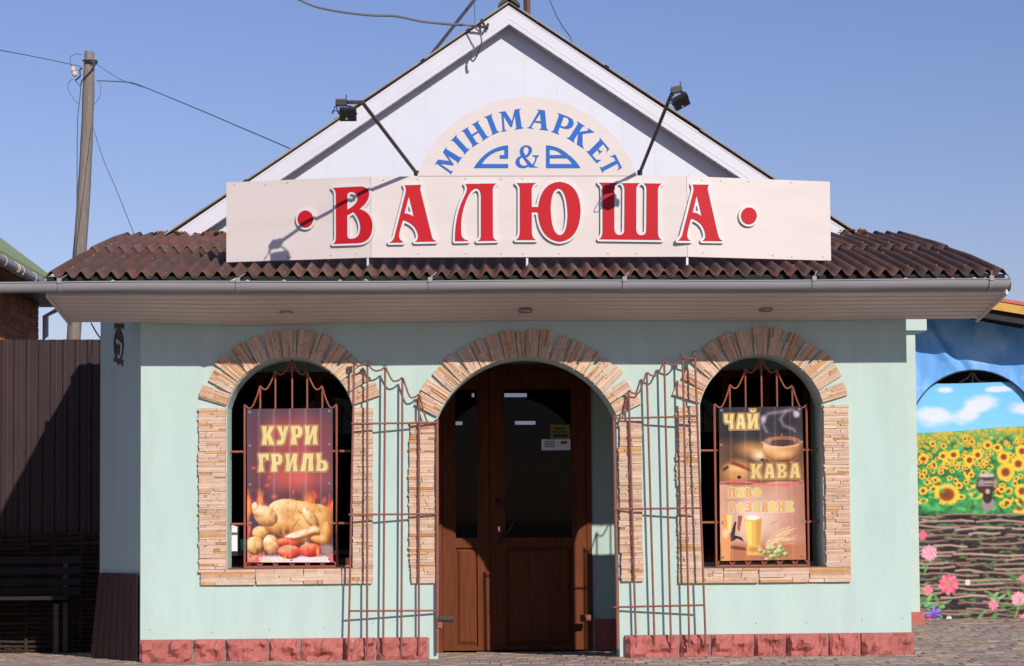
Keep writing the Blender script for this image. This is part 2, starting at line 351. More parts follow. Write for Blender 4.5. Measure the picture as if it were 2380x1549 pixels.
# door unit
door = MB(); 
def dbox(mb, cx0, cx1, zlo, zhi, y0, y1): return mb.box((DP(cx0, 900).x, y0, zlo), (DP(cx1, 900).x, y1, zhi))
zg = DP(500, 968).z; zp1 = DP(500, 1012).z; zp0 = DP(500, 1455).z; zgt = DP(500, 300).z
fr = MB(); dbox(fr, 150, 172, dbot, dtop-.05, YD-.03, YD+.06); dbox(fr, 824, 846, dbot, dtop-.05, YD-.03, YD+.06); dbox(fr, 150, 846, dtop-.05, dtop, YD-.035, YD+.06)
dfr = fr.obj('door_frame', M['doorw'], shop)
for nm, x0, xg0, xg1, x1 in (('n', 174, 232, 330, 384), ('w', 387, 455, 757, 822)):
    lf = MB(); z0, z1 = dbot+.015, dtop-.06
    dbox(lf, x0, xg0, z0, z1, YD-.02, YD+.04); dbox(lf, xg1, x1, z0, z1, YD-.02, YD+.04)
    dbox(lf, xg0, xg1, z0, zp0, YD-.018, YD+.04); dbox(lf, xg0, xg1, zp1, zg, YD-.018, YD+.04); dbox(lf, xg0, xg1, zgt, z1, YD-.018, YD+.04)
    d = lf.obj('door_leaf', M['doorw'], shop); d['label'] = 'narrow left leaf of the brown glazed door' if nm == 'n' else 'wide right leaf of the brown glazed door'
    pn = MB(); dbox(pn, xg0, xg1, zp0, zp1, YD+.012, YD+.03); a_, b_ = DP(xg0, 900).x, DP(xg1, 900).x
    pn.add([(a_+.012,YD+.010,zp0+.012),(b_-.012,YD+.010,zp0+.012),(b_-.012,YD+.010,zp1-.012),(a_+.012,YD+.010,zp1-.012),(a_+.04,YD-.008,zp0+.045),(b_-.04,YD-.008,zp0+.045),(b_-.04,YD-.008,zp1-.045),(a_+.04,YD-.008,zp1-.045)], [(0,1,5,4),(1,2,6,5),(2,3,7,6),(3,0,4,7),(4,5,6,7)])
    pn.obj('door_panel', M['doorw'], d)
    gl = MB(); dbox(gl, xg0, xg1, zg, zgt, YD+.008, YD+.014); gl.obj('pane', M['glass'], d)
    if nm == 'w':
        h0, h1 = U(*c2(425, 805), YD-.09), U(*c2(505, 870), YD-.09); h2 = U(*c2(432, 985), YD-.09)
        MB().tube(spline([h0+Vector((0,.07,0)), h0, h1, h2, h2+Vector((0,.07,0))], 5), .014).obj('handle', M['black'], d, smooth=True)
        MB().box(tuple(U(*c2(424, 940), YD-.03)), tuple(U(*c2(432, 918), YD-.018))).obj('keyhole', M['steel'], d)
        y_ = YD+.002
        s = MB().box(tuple(U(*c2(660, 525), y_)), tuple(U(*c2(747, 458), y_+.003))); st = s.obj('sticker', M['sticky'], d); st['label'] = 'yellow square sticker'
        dk = MB(); 
        for (ax, ay, bx, by) in ((680,472,725,480),(668,488,735,494),(672,500,738,516)): dk.box(tuple(U(*c2(ax, by), y_-.003)), tuple(U(*c2(bx, ay), y_-.0015)))
        dk.obj('sticker_print', M['black'], d)
        s = MB().box(tuple(U(*c2(620, 574), y_)), tuple(U(*c2(750, 524), y_+.003))); st = s.obj('sticker', M['galv'], d); st['label'] = 'white card sticker'
        dk = MB()
        for k in range(4): p = U(*c2(632, 560-8*k), y_-.003); q = U(*c2(680, 556-8*k), y_-.0015); dk.box(tuple(p), tuple(q))
        dk.obj('sticker_print', M['black'], d)
        MB().box(tuple(U(*c2(706, 545), y_-.003)), tuple(U(*c2(735, 533), y_-.0015))).obj('sticker_mark', M['red'], d)
MB().tube([U(*c2(795, 1332), YD-.2), U(*c2(842, 1332), YD-.2)], .035, 10).obj('door_stop', M['rustd'], shop)
# ------------------------------------------------------------------ stone dressing round the openings
LC = [s2l(c) for c in ((214,184,160),(209,177,150),(217,191,168),(205,169,141),(218,184,157),(212,180,160))]; LO = [s2l(c) for c in ((200,152,104),(190,142,98),(205,162,116))]
def lcol(): return tuple((LO[random.randrange(3)] if random.random() < .13 else LC[random.randrange(6)])*random.uniform(.86, 1.04))
def ledge(name, q, along, nrow, y0=-.004, parent=shop):
    # q: four corners (x,z) bl, br, tr, tl; strips run along 'u' (bl->br) or 'v'
    bl, br, tr, tl = [Vector(p) for p in q]; mb = MB()
    P = (lambda u, v: (bl*(1-u)+br*u)*(1-v)+(tl*(1-u)+tr*u)*v)
    def strip(u0, u1, v0, v1):
        c = lcol(); d = random.uniform(.024, .034); gap = .0022; e = .003
        cs = [P(u0,v0), P(u1,v0), P(u1,v1), P(u0,v1)]; cc = (cs[0]+cs[1]+cs[2]+cs[3])/4
        k = [cc+(p-cc)*(1-gap/max((p-cc).length, .004)*.35) for p in cs]; f = [cc+(p-cc)*(1-(gap+e)/max((p-cc).length, .006)*.6) for p in cs]
        tl_ = [random.uniform(-.003, .003) for _ in range(4)]
        mb.add([(p.x, y0, p.y) for p in k]+[(p.x, y0-d+tl_[i], p.y) for i, p in enumerate(f)], [(4,5,6,7),(0,1,5,4),(1,2,6,5),(2,3,7,6),(3,0,4,7)], c)
    cuts = [0]; 
    while cuts[-1] < 1: cuts.append(cuts[-1]+random.uniform(.7, 1.35)/nrow)
    cuts = [c/cuts[-1] for c in cuts]
    for i in range(len(cuts)-1):
        seg = [random.uniform(-.05, .02) if along == 'u' and random.random() < .4 else 0, 1+ (random.uniform(-.02, .02) if random.random() < .4 else 0)]
        n = random.choice((1, 1, 2, 2, 3)); mid = sorted(random.uniform(.2, .8) for _ in range(n-1)); e = [seg[0]]+mid+[seg[1]]
        for a_, b_ in zip(e[:-1], e[1:]):
            if along == 'u': strip(a_, b_, cuts[i], cuts[i+1])
            else: strip(cuts[i], cuts[i+1], a_, b_)
    base = [P(.02,.01), P(.98,.01), P(.98,.99), P(.02,.99)]
    mb.add([(p.x, y0, p.y) for p in base]+[(p.x, y0-.019, p.y) for p in base], [(4,5,6,7),(0,1,5,4),(1,2,6,5),(2,3,7,6),(3,0,4,7)], tuple(s2l((176,142,116))))
    return mb.obj(name, M['ledge'], parent, colattr='tint')
def column(x0, x1, z0, z1):
    z = z0
    while z < z1-.01:
        h = min(random.uniform(.16, .34), z1-z); 
        if z1-z-h < .08: h = z1-z
        j = random.uniform(-.008, .008); ledge('cladding_tile', [(x0+j, z), (x1+j*.5, z), (x1+j*.5, z+h-.002), (x0+j, z+h-.002)], 'u', max(3, round(h/.021))); z += h
def voussoirs(A, n, rin, rout, zs, weights=None):
    cx, cz, R, t0 = A; wts = weights or [1]*n; tot = sum(wts); t = -t0*.985; 
    for i in range(n):
        dt = 2*t0*.985*wts[i]/tot; m0, m1 = t+dt*.03, t+dt*.97; g = random.uniform(.08, .15); ro = rout+random.uniform(-.018, .015); tw = random.uniform(-.012, .012)
        f0, f1 = t+dt*g+tw, t+dt*(1-g)+tw
        pt = lambda r, a: (cx+r*math.sin(a), cz+r*math.cos(a))
        ledge('arch_stone', [pt(rin, m0), pt(rin, m1), pt(ro, f1), pt(ro, f0)], 'v', 7 if wts[i] > .8 else 3); t += dt
column(-2.225, -1.99, .79, 2.185); column(-.9, -.725, .79, 2.185); column(1.93, 2.13, .765, 2.185); column(3.225, 3.445, .765, 2.185)
column(-.405, -.185, .655, 2.06); column(1.425, 1.625, .655, 2.06)
def band(x0, x1, z0, z1):
    x = x0
    while x < x1-.02:
        wd = min(random.uniform(.28, .5), x1-x); 
        if x1-x-wd < .15: wd = x1-x
        ledge('sill_tile', [(x, z0), (x+wd-.002, z0), (x+wd-.002, z1), (x, z1)], 'u', 5); x += wd
band(-2.21, -.725, .655, .787); band(1.93, 3.45, .635, .762)
voussoirs(W1_A, 13, W1_A[2]+.005, W1_A[2]+.25, 2.19); voussoirs(W2_A, 13, W2_A[2]+.005, W2_A[2]+.25, 2.19)
voussoirs(D_A, 18, D_A[2]+.005, D_A[2]+.245, 2.08, [1.15,1.15,1.1,1,1.05,1,1.05,1.05,.6,1,1,1.05,1.05,1.05,1,1,1.05,1.1])
for (wx0, wx1, z) in ((-1.985, -.9, .79), (2.14, 3.215, .765)):
    MB().box((wx0+.002, .0, z-.02), (wx1-.002, WD+.05, z+.004)).obj('window_sill', M['rustd'], shop)
# plinth stones
c6 = crop(2.975, 300, 1400); c7 = crop(2.366, 1400, 1400)
def plinth(x0, x1, seed, side=0):
    mb = MB(); nx_, nz_ = 13, 6; z0, z1 = -.04, .188
    def fn(u, v):
        x = x0+(x1-x0)*u; z = z0+(z1-z0)*v; e = min(u, 1-u)*(x1-x0); ez = min(v, 1-v)*(z1-z0)
        d = .034+min(1, min(e, ez)/.025)*.026*(1.2+2.6*noise1(x*9+seed, z*13, seed))+.03*abs(noise1(x*15, z*20, seed))
        e_ = 1 if min(e, ez) > .012 else 0; d += e_*random.uniform(-.008, .012)
        return (x+e_*random.uniform(-.01, .01), -max(d, .031), z+e_*random.uniform(-.01, .01))
    mb.grid(nx_, nz_, fn); n = len(mb.v)
    ring = [i for i in range(nx_+1)]+[j*(nx_+1)+nx_ for j in range(1, nz_+1)]+[nz_*(nx_+1)+i for i in range(nx_-1, -1, -1)]+[j*(nx_+1) for j in range(nz_-1, 0, -1)]
    back = []
    for r_ in ring: v = mb.v[r_]; mb.v.append((v[0], -.002, v[2])); mb.c.append((1,1,1)); back.append(len(mb.v)-1)
    for i in range(len(ring)): k = (i+1) % len(ring); mb.f.append((ring[i], back[i], back[k], ring[k]))
    mb.obj('plinth_stone', M['plinth'], shop)
for i, (a_, b_) in enumerate(((85,450),(465,675),(690,980),(992,1205),(1215,1505),(1515,1730),(1745,2095))): plinth(U(*c6(a_, 400), -.04).x, U(*c6(b_, 400), -.04).x, i*3.7)
for i, (a_, b_) in enumerate(((165,460),(470,635),(645,878),(885,1055),(1062,1293),(1300,1472),(1478,1770))): plinth(U(*c7(a_, 280), -.04).x, U(*c7(b_, 280), -.04).x, 40+i*3.1)
MB().box((-2.72,-.027,-.05),(-.24,-.001,.183)).obj('plinth_mortar', M['mortar'], shop); MB().box((1.49,-.027,-.05),(3.97,-.001,.183)).obj('plinth_mortar', M['mortar'], shop)
wp = MB()
for px_, py_ in ((352,1480),(497,1486),(633,1481),(763,1476),(877,1465),(1776,1465),(1895,1463),(2025,1457),(2120,1453),(470,860),(1520,792),(930,800)):
    p = U(px_/1.011, py_/1.011, 0); wp.tube([(p.x,-.0015,p.z),(p.x,.01,p.z)], .006, 8)
wp.obj('wall_plug', M['gutter'], shop)['kind'] = 'stuff'
# maroon ribbed sheet at foot of the splayed wall
mb = MB(); A0, B0 = Vector((-2.745, .02, 0)), Vector((-3.46, 1.88, 0)); nn = Vector((-2, -.758, 0)).normalized()
def fn(u, v):
    p = A0.lerp(B0, u); rib = .018*(1 if math.sin(u*2*math.pi*7) > .2 else 0); d = .012+rib*.6+.09*(1-v)*u; z = (-.2+ (.76-.05*u+.2)*v)
    return (p.x+nn.x*d, p.y+nn.y*d, z)
mb.grid(84, 4, fn); mb.obj('ribbed_sheet', M['maroon'], shop, fixn=False)['label'] = 'maroon ribbed sheet at the foot of the shaded wall'
# painted emblem on the splayed wall
mb = MB(); tA = (B0-A0).normalized(); 
cS = crop(4.3025, 0, 540)
def onw(x, y, off=.006): return UP(*cS(x, y), Vector((-2.732, .005, 0))+nn*off, nn)
def wpoly(pts, off): 
    P = [onw(x, y, off) for x, y in pts]; o_ = P[0]; lo = [[((p-o_).dot(tA), p.z-o_.z) for p in P]]
    mb.prism(lo, o_, tA, (0,0,1), nn, .002)
ring = [(1200+48*math.cos(t), 1165+165*math.sin(t)) for t in [i*2*math.pi/28 for i in range(28)]]; inn = [(1200+36*math.cos(t), 1165+145*math.sin(t)) for t in [i*2*math.pi/28 for i in range(28)]]
P = [onw(x, y) for x, y in ring]; Q = [onw(x, y) for x, y in inn]; o_ = P[0]
mb.prism([[((p-o_).dot(tA), p.z-o_.z) for p in P], [((p-o_).dot(tA), p.z-o_.z) for p in Q]], o_, tA, (0,0,1), nn, .002)
wpoly([(1155,950),(1250,950),(1245,1010),(1225,985),(1200,1020),(1178,985),(1158,1015)], .009)
wpoly([(1175,1025),(1225,1040),(1228,1150),(1205,1130),(1205,1120),(1178,1110)], .009); wpoly([(1172,1150),(1208,1165),(1200,1270),(1170,1250)], .009)
wpoly([(1152,1290),(1175,1320),(1200,1335),(1240,1310),(1235,1385),(1215,1345),(1192,1370),(1178,1335),(1150,1335)], .009)
mb.obj('wall_emblem', M['black'], shop)['label'] = 'black oval painted emblem with jagged ends'
# ------------------------------------------------------------------ soffit, gutter
XL, XR = -3.335, 4.60
def sagz(x): return -.028*math.exp(-((x+1.9)/.75)**2)+.006*math.sin(x*1.7)
npl = 7
for i in range(npl):
    y0 = -.8+.8*i/npl; y1 = y0+.8/npl-.012; zf = lambda y: 3.07-.175*(y+.8); mb = MB()
    def fn(u, v, y0=y0, y1=y1):
        ys_ = [y0, y0+.006, y1-.012, y1, y1+.012]; hs = [.02, 0, 0, .004, .022]; k = round(v*4); x = XL+(XR-XL)*u; y = ys_[k]
        return (x, y, zf(y)+hs[k]+sagz(x)*(.3+.7*(y+.8)/.8))
    mb.grid(40, 4, fn); mb.obj('soffit_plank', M['soffit'], shop, fixn=False)
MB().box((XL,-.8,3.1),(XR,.0,3.115)).obj('soffit_backing', M['dark'], shop)
MB().box((XL-.02,-.815,3.066),(XR+.012,-.803,3.16)).obj('eave_board', M['fascia'], shop)
for xe, nm in ((XL-.02, 'l'), (XR+.001, 'r')):
    MB().hexa([(xe,-.83,3.05),(xe+.018,-.83,3.05),(xe+.018,-.83,3.13),(xe,-.83,3.13)], [(xe,.02,2.91),(xe+.018,.02,2.91),(xe+.018,.02,3.36),(xe,.02,3.36)]).obj('barge_board', M['soffit'], shop)
for x, y in ((665, 721), (1221, 720), (1779, 717)):
    p = U(x, y, -.36); zc = p.z-.014; fx = MB(); n = 20
    for k in range(n):
        a0, a1 = 2*math.pi*k/n, 2*math.pi*(k+1)/n
        fx.hexa([(p.x+.062*math.cos(a0),-.36+.062*math.sin(a0),zc+.01),(p.x+.062*math.cos(a1),-.36+.062*math.sin(a1),zc+.01),(p.x+.058*math.cos(a1),-.36+.058*math.sin(a1),zc-.012),(p.x+.058*math.cos(a0),-.36+.058*math.sin(a0),zc-.012)],
                [(p.x+.036*math.cos(a0),-.36+.036*math.sin(a0),zc+.01),(p.x+.036*math.cos(a1),-.36+.036*math.sin(a1),zc+.01),(p.x+.038*math.cos(a1),-.36+.038*math.sin(a1),zc-.012),(p.x+.038*math.cos(a0),-.36+.038*math.sin(a0),zc-.012)])
    f = fx.obj('spotlight', M['lightfit'], shop)
    MB().tube([(p.x,-.36,zc+.012),(p.x,-.36,zc-.004)], .034, 14).obj('bulb', M['galv'], f)
def half_round(x0, x1, y, z, r, nx_=60, wob=.004):
    mb = MB(); n = 10
    prof = [(y-r-.008, z+r*.55), (y-r-.006, z+r*.72), (y-r, z+r*.6)]+[(y-r*math.cos(math.pi*k/n), z+r*.35-r*1.15*math.sin(math.pi*k/n)) for k in range(0, n+1)]+[(y+r, z+r*.9)]
    m_ = len(prof)
    for i in range(nx_+1):
        x = x0+(x1-x0)*i/nx_; dz = wob*math.sin(x*1.9)
        for (py, pz) in prof: mb.v.append((x, py, pz+dz)); mb.c.append((1,1,1))
    for i in range(nx_):
        for k in range(m_-1): a = i*m_+k; mb.f.append((a, a+1, a+m_+1, a+m_))
    return mb
gut = half_round(-4.3, 4.605, -.9, 3.125, .055).obj('gutter', M['gutter'], shop, smooth=True, fixn=False)
MB().tube([(4.603,-.9,3.125),(4.608,-.9,3.125)], .06, 14).obj('gutter_end', M['gutter'], gut)
for x in (138, 553, 1000, 1452, 1893, 2305):
    p = U(x, 668, -.96); mb = MB(); n = 8; pr = [(-.9-.062*math.cos(math.pi*k/n)-.002, 3.144-.068*math.sin(math.pi*k/n)) for k in range(n+1)]
    for (py, pz), (qy, qz) in zip(pr[:-1], pr[1:]): mb.hexa([(p.x-.016,py,pz),(p.x+.016,py,pz),(p.x+.016,qy,qz),(p.x-.016,qy,qz)], [(p.x-.016,py,pz+.004),(p.x+.016,py,pz+.004),(p.x+.016,qy,qz+.004),(p.x-.016,qy,qz+.004)])
    mb.box((p.x-.018,-.972,3.15),(p.x+.018,-.955,3.19)); bk = mb.obj('gutter_bracket', M['gutter'], gut)
    MB().bar((p.x,-.955,3.185), (p.x+.05,-.82,3.25), .008, .005).obj('bracket_strap', M['galv'], gut)
# ------------------------------------------------------------------ porch roof of corrugated sheets
WL = .1235; AMP = .030; EX0, EX1 = -3.37, 4.625
SLR = .262; nW = round((EX1-EX0)/WL); WL = (EX1-EX0)/nW; ncol = 8; per = nW/ncol
for r in range(2):
    for c in range(ncol):
        w0, w1 = round(c*per), round((c+1)*per); ov = .35 if c < ncol-1 else 0; mb = MB(); nseg = int((w1-w0)*12); yo = random.uniform(-.018, .018); zo = .004*((c+1) % 2)+.012*r
        ya, yb = ((-.86+yo, .86) if r == 0 else (.74+yo, 2.42)); tilt = random.uniform(-.006, .006); lift = .006
        def fn(u, v):
            x = EX0+WL*(w0+(w1-w0+ov)*u); ph = 2*math.pi*(x-EX0)/WL; y = ya+(yb-ya)*v
            wob = .012*noise1(x*.8, y*.9, 3)+.006*noise1(x*4, y*2, 9)
            bow = .03*math.sin(math.pi*min(1, max(0, (y+.86)/3.28)))
            return (x, y-.02*noise1(x*5, c, r)*(1-v), 3.226+SLR*(y+.86)+AMP*(-math.cos(ph))+zo+tilt*(u-.5)+wob+bow+lift*(1-v))
        mb.grid(nseg, 8, fn); o = mb.obj('roof_sheet', M['roof'], shop, smooth=True, fixn=False)
        md = o.modifiers.new('thick', 'SOLIDIFY'); md.thickness = .007; md.offset = -1
        sc = MB()
        for k in range(max(1, (w1-w0)//2)):
            for v in (.12, .6):
                u = (2*k+1.5)/(w1-w0); 
                if u < .97: p = Vector(fn(u, v)); sc.tube([p-Vector((0,0,.004)), p+Vector((0,0,.006))], [.008, .005], 6)
        sc.obj('roof_nail', M['nail'], o)['kind'] = 'stuff'
MB().box((EX0+.02,-.83,3.11),(EX1-.03,-.80,3.222)).obj('eave_gap_shade', M['dark'], shop)  # dark strip filling the eave gap, its shade put into the colour
MB().hexa([(EX0+.03,-.79,3.17),(EX1-.04,-.79,3.17),(EX1-.04,-.79,3.185),(EX0+.03,-.79,3.185)], [(EX0+.03,2.4,4.0),(EX1-.04,2.4,4.0),(EX1-.04,2.4,4.015),(EX0+.03,2.4,4.015)]).obj('under_roof_shade', M['dark'], shop)  # added dark sheet under the roof: closes sky holes, darkens the eave gap
mo = MB()
for (xa, xb) in ((365, 540), (1935, 2000)):
    for k in range(int((xb-xa)*.9)):
        x = random.uniform(xa, xb); p = U(x, 0, 2.38); r_ = random.uniform(.012, .035); cz = 3.226+SLR*3.22+.02+random.uniform(-.01, .02); yy = random.uniform(2.26, 2.4)
        mo.v += []; b = len(mo.v)
        pts = [Vector((1,0,0)),Vector((-1,0,0)),Vector((0,1,0)),Vector((0,-1,0)),Vector((0,0,.8)),Vector((0,0,-.8))]
        mo.add([Vector((p.x, yy, cz))+q*r_*random.uniform(.7, 1.3) for q in pts], [(0,2,4),(2,1,4),(1,3,4),(3,0,4),(2,0,5),(1,2,5),(3,1,5),(0,3,5)])
for k in range(14):
    x = random.uniform(-2.6, 4.4); pts = [Vector((1,0,0)),Vector((-1,0,0)),Vector((0,1,0)),Vector((0,-1,0)),Vector((0,0,.8)),Vector((0,0,-.8))]; r_ = random.uniform(.012, .024)
    b_ = MB()
MB_DEB = MB()
for x in (262, 545, 575, 660, 790, 850, 2105, 2180, 2215, 2265, 2290):
    p = U(x, 655, -.93); r_ = random.uniform(.012, .022) if x not in (545,) else .032
    MB_DEB.add([Vector((p.x, -.93, 3.168))+q*r_ for q in (Vector((1.3,0,0)),Vector((-1.3,0,0)),Vector((0,1,0)),Vector((0,-1,0)),Vector((0,0,.7)),Vector((0,0,-.7)))], [(0,2,4),(2,1,4),(1,3,4),(3,0,4),(2,0,5),(1,2,5),(3,1,5),(0,3,5)])
MB_DEB.obj('foam_blob', mat('old foam', (.6,.5,.42), .9, .2), gut)
o = mo.obj('moss', M['moss'], shop); o['kind'] = 'stuff'
# ------------------------------------------------------------------ main gable
YG = 2.46; YF = YG-.165
PK = U(1183, 9, YF); LB = U(400, 541, YF); RB = U(1988, 545, YF)
pk = Vector((PK.x, PK.z)); slL = (PK.z-LB.z)/(PK.x-LB.x); slR = (PK.z-RB.z)/(RB.x-PK.x); xL, xR = LB.x-.12, RB.x+.12
zl = lambda x: PK.z-(slL*(PK.x-x) if x < PK.x else slR*(x-PK.x))
x = xL; pw = .335
while x < xR-.01:
    x1 = min(x+pw, xR); a_, b_ = x+.0004, x1-.0004; zb = 3.85
    pts = [(a_, zb), (b_, zb), (b_, max(zb+.02, zl(b_)-.08))]+([(PK.x, zl(PK.x)-.08)] if a_ < PK.x < b_ else [])+[(a_, max(zb+.02, zl(a_)-.08))]
    MB().prism([pts], (0,YG,0), (1,0,0), (0,0,1), (0,1,0), .004).obj('gable_panel', M['white'], shop); x = x1
MB().prism([[(xL,3.8),(xR,3.8),(PK.x,PK.z-.1)]], (0,YG+.006,0), (1,0,0), (0,0,1), (0,1,0), .15).obj('gable_backing', M['white'], shop)
for sgn, E_, sl_ in ((-1, LB, slL), (1, RB, slR)):
    xe = E_.x+sgn*.14; ze = PK.z-sl_*abs(xe-PK.x); d = Vector((xe-PK.x, 0, ze-PK.z)); dn = d.normalized()
    def slab(t0, t1, ya, yb, name, m_, x_start=0, parent=shop, extra=0):
        a = Vector((PK.x, 0, PK.z))+dn*x_start; b = Vector((xe, 0, ze)); k = 1/math.cos(math.atan(sl_))
        q = [(a.x, a.z-t1*k), (b.x, b.z-t1*k), (b.x, b.z-t0*k), (a.x, a.z-t0*k)]
        return MB().hexa([(x_, ya, z_) for x_, z_ in q], [(x_, yb, z_) for x_, z_ in q]).obj(name, m_, parent)
    f = slab(.012, .138, YF, YF+.03, 'fascia_board', M['fascia']); slab(.140, .176, YF-.012, YF+.03, 'fascia_trim', M['fascia'])
    slab(.02, .03, YF-.004, YF, 'fascia_lip', M['fascia'], parent=f); slab(.125, .131, YF-.004, YF, 'fascia_lip', M['fascia'], parent=f)
    slab(.150, .158, YF+.031, YG-.001, 'verge_soffit', M['fascia'])
    cl = MB(); L_ = d.length; k = 0.5
    while k < L_-.1:
        p = Vector((PK.x, YF+.018, PK.z))+dn*k; p.z -= .178/math.cos(math.atan(sl_)); cl.box((p.x-.012, YF+.006, p.z+.0005), (p.x+.012, YF+.028, p.z+.008)); k += .135
    cl.obj('trim_notch', M['cable'], shop)['kind'] = 'stuff'  # small grey boxes stand in for the dark notches under the trim
    # slates along the verge with uneven steps, and the roof slope behind
    t = 0; i = 0
    while t < L_:
        ln = min(random.uniform(.9, 1.25), L_-t); a = Vector((PK.x,0,PK.z))+dn*t; b = a+dn*(ln+.05); lift = .004+.008*(i % 2); n_ = Vector((-dn.z*-sgn*-1, 0, abs(dn.x)))
        n_ = Vector((sgn*abs(dn.z), 0, abs(dn.x))).normalized()
        q = [a+n_*(.002+lift*.3), b+n_*(.002+lift), b+n_*(.016+lift), a+n_*(.016+lift*.3)]
        MB().hexa([(v.x, YF-.035, v.z) for v in q], [(v.x, YF+6, v.z) for v in q]).obj('verge_sheet', M['slate'], shop); t += ln; i += 1
mb = MB(); mb.prism([[(-.11,-.045),(0,.03),(.11,-.045),(.11,-.02),(.05,.055),(-.05,.055),(-.11,-.02)]], (PK.x, YF-.06, PK.z+.0), (1,0,0), (0,0,1), (0,1,0), 5.5); mb.obj('ridge_cap', M['black'], shop)
MB().box((xL+.05, YG+.2, -.4), (xL+.25, 8.2, 3.95)).box((xR-.25, YG+.2, -.4), (xR-.05, 8.2, 3.95)).box((xL+.26, 8.0, -.4), (xR-.26, 8.2, 3.95)).obj('main_wall', M['wall'], shop)
# mast stay and post above the ridge
MB().tube([U(1000, 130, 3.2), U(1128, -32, 3.2)], .018, 8).obj('roof_strut', M['arm'], shop)
MB().bar(U(1226, 110, 3.4), U(1224, -40, 3.4), .055, .055).obj('roof_post', M['roof'], shop)
MB().tube([U(1104, 60, 3.0), U(1102, -30, 3.0)], .004, 6).obj('mast_wire', M['cabled'], shop)
# ------------------------------------------------------------------ shop sign
ZB, ZT = 3.416, 4.104; YC = -.55; J0, J1 = -.705, 1.973; E0, E1 = -1.952, 3.252; YE = -.30
sign = thing('shop_sign', (.63, YC, ZB), 'long cream three-panel shop sign with red raised letters and round top', 'sign')
def panel(x0, y0, x1, y1, nm):
    d = Vector((x1-x0, y1-y0, 0)); n = Vector((-d.y, d.x, 0)).normalized()*.035
    MB().hexa([(x0,y0,ZB),(x1,y1,ZB),(x1,y1,ZT),(x0,y0,ZT)], [(x0+n.x,y0+n.y,ZB),(x1+n.x,y1+n.y,ZB),(x1+n.x,y1+n.y,ZT),(x0+n.x,y0+n.y,ZT)]).obj('sign_panel', M['sign'], sign)['label'] = nm
panel(E0, YE, J0-.0015, YC, 'left sign panel angled back'); panel(J0+.0015, YC, J1-.0015, YC, 'middle sign panel'); panel(J1+.0015, YC, E1, YE, 'right sign panel angled back')
c3 = crop(4.6667, 980, 230)
pa = [U(970, 404, YC), U(1480, 403, YC), U(1223, 226, YC)]; h = (pa[1].x-pa[0].x)/2; r = pa[2].z-ZT-.004; R_ = (h*h+r*r)/(2*r); cx_ = (pa[0].x+pa[1].x)/2; t0 = math.asin(h/R_)
arc = [(cx_+R_*math.sin(t0-2*t0*i/40), ZT+.004+r-R_+R_*math.cos(t0-2*t0*i/40)) for i in range(41)]
MB().prism([arc], (0,YC,0), (1,0,0), (0,0,1), (0,1,0), .035).obj('arched_panel', M['sign'], sign)
pL, nL = Vector((J0, YC, 0)), Vector((YC-YE, -(J0-E0), 0)).normalized(); pC, nC = Vector((0, YC, 0)), Vector((0, -1, 0)); pR, nR = Vector((J1, YC, 0)), Vector((YE-YC, -(E1-J1), 0)).normalized()
nR = Vector((-(YC-YE)*1, -(E1-J1), 0)).normalized()
if nR.y > 0: nR = -nR
if nL.y > 0: nL = -nL
def raised(loops, p0, n, face_m, plate=None, off=.0, name='letter'):
    tg = Vector((-n.y, n.x, 0)).normalized()
    if tg.x < 0: tg = -tg
    P = [[UP(x, y, p0+n*off, n) for x, y in L] for L in loops]; o = P[0][0]
    L2 = [[((p-o).dot(tg), p.z-o.z) for p in L] for L in P]
    if plate:
        w_, dp = plate; pl = grown(L2, w_)
        ob = MB().prism(L2, o, tg, (0,0,1), n, .004).obj(name, face_m, sign)
        MB().prism(pl, o-n*(dp+.001), tg, (0,0,1), n, dp).obj('letter_plate', M['signw'], ob); return ob
    return MB().prism(L2, o+n*.0012, tg, (0,0,1), n, .003).obj(name, face_m, sign)
cA = crop(4.76, 680, 410); cB = crop(3.8387, 1180, 410)
tr = lambda d, c: [[c(*p) for p in L] for L in path(d)]
PLT = (.019, .022)
raised(tr('M 487 152 L 800 136 Q 885 140 893 215 Q 893 310 785 388 Q 930 430 930 580 Q 925 760 770 768 L 490 778 Q 522 760 524 700 L 522 230 Q 522 170 487 152 Z M 650 230 Q 660 195 705 195 Q 770 210 762 290 Q 740 350 648 395 Z M 648 460 L 718 420 Q 795 500 795 600 Q 790 720 690 722 Q 650 722 648 680 Z', cA), pL, nL, M['red'], PLT, .026)
raised(tr('M 1287 122 L 1478 118 Q 1460 140 1468 185 L 1590 680 Q 1600 740 1638 742 L 1638 750 L 1405 755 Q 1440 735 1440 690 Q 1425 560 1275 512 Q 1240 600 1228 680 Q 1225 730 1270 755 L 1270 762 L 1120 764 Q 1170 740 1180 680 L 1302 200 Q 1310 140 1287 122 Z M 1338 245 L 1393 478 Q 1350 440 1288 437 Z', cA), pC, nC, M['red'], PLT, .026)
raised(tr('M 1968 108 L 2100 106 Q 2108 114 2118 105 L 2315 103 Q 2275 130 2275 180 L 2278 690 Q 2285 735 2322 738 L 2322 742 L 2105 746 Q 2143 735 2143 680 L 2143 250 Q 2140 160 2090 158 Q 2010 170 1950 380 Q 1910 520 1925 680 Q 1940 735 1998 738 L 1998 745 L 1852 748 Q 1850 450 1960 240 Q 2010 150 1968 108 Z', cA), pC, nC, M['red'], PLT, .026)
raised(tr('M 130 80 L 305 78 Q 268 100 266 150 L 268 295 L 325 295 Q 350 80 515 68 Q 700 80 708 330 Q 700 590 520 608 Q 340 590 322 342 L 268 342 L 268 530 Q 275 585 302 588 L 302 592 L 125 592 Q 158 570 160 520 L 160 140 Q 158 95 130 80 Z M 510 128 Q 440 140 438 320 Q 445 540 520 550 Q 590 540 590 350 Q 580 140 510 128 Z', cB), pC, nC, M['red'], PLT, .026)
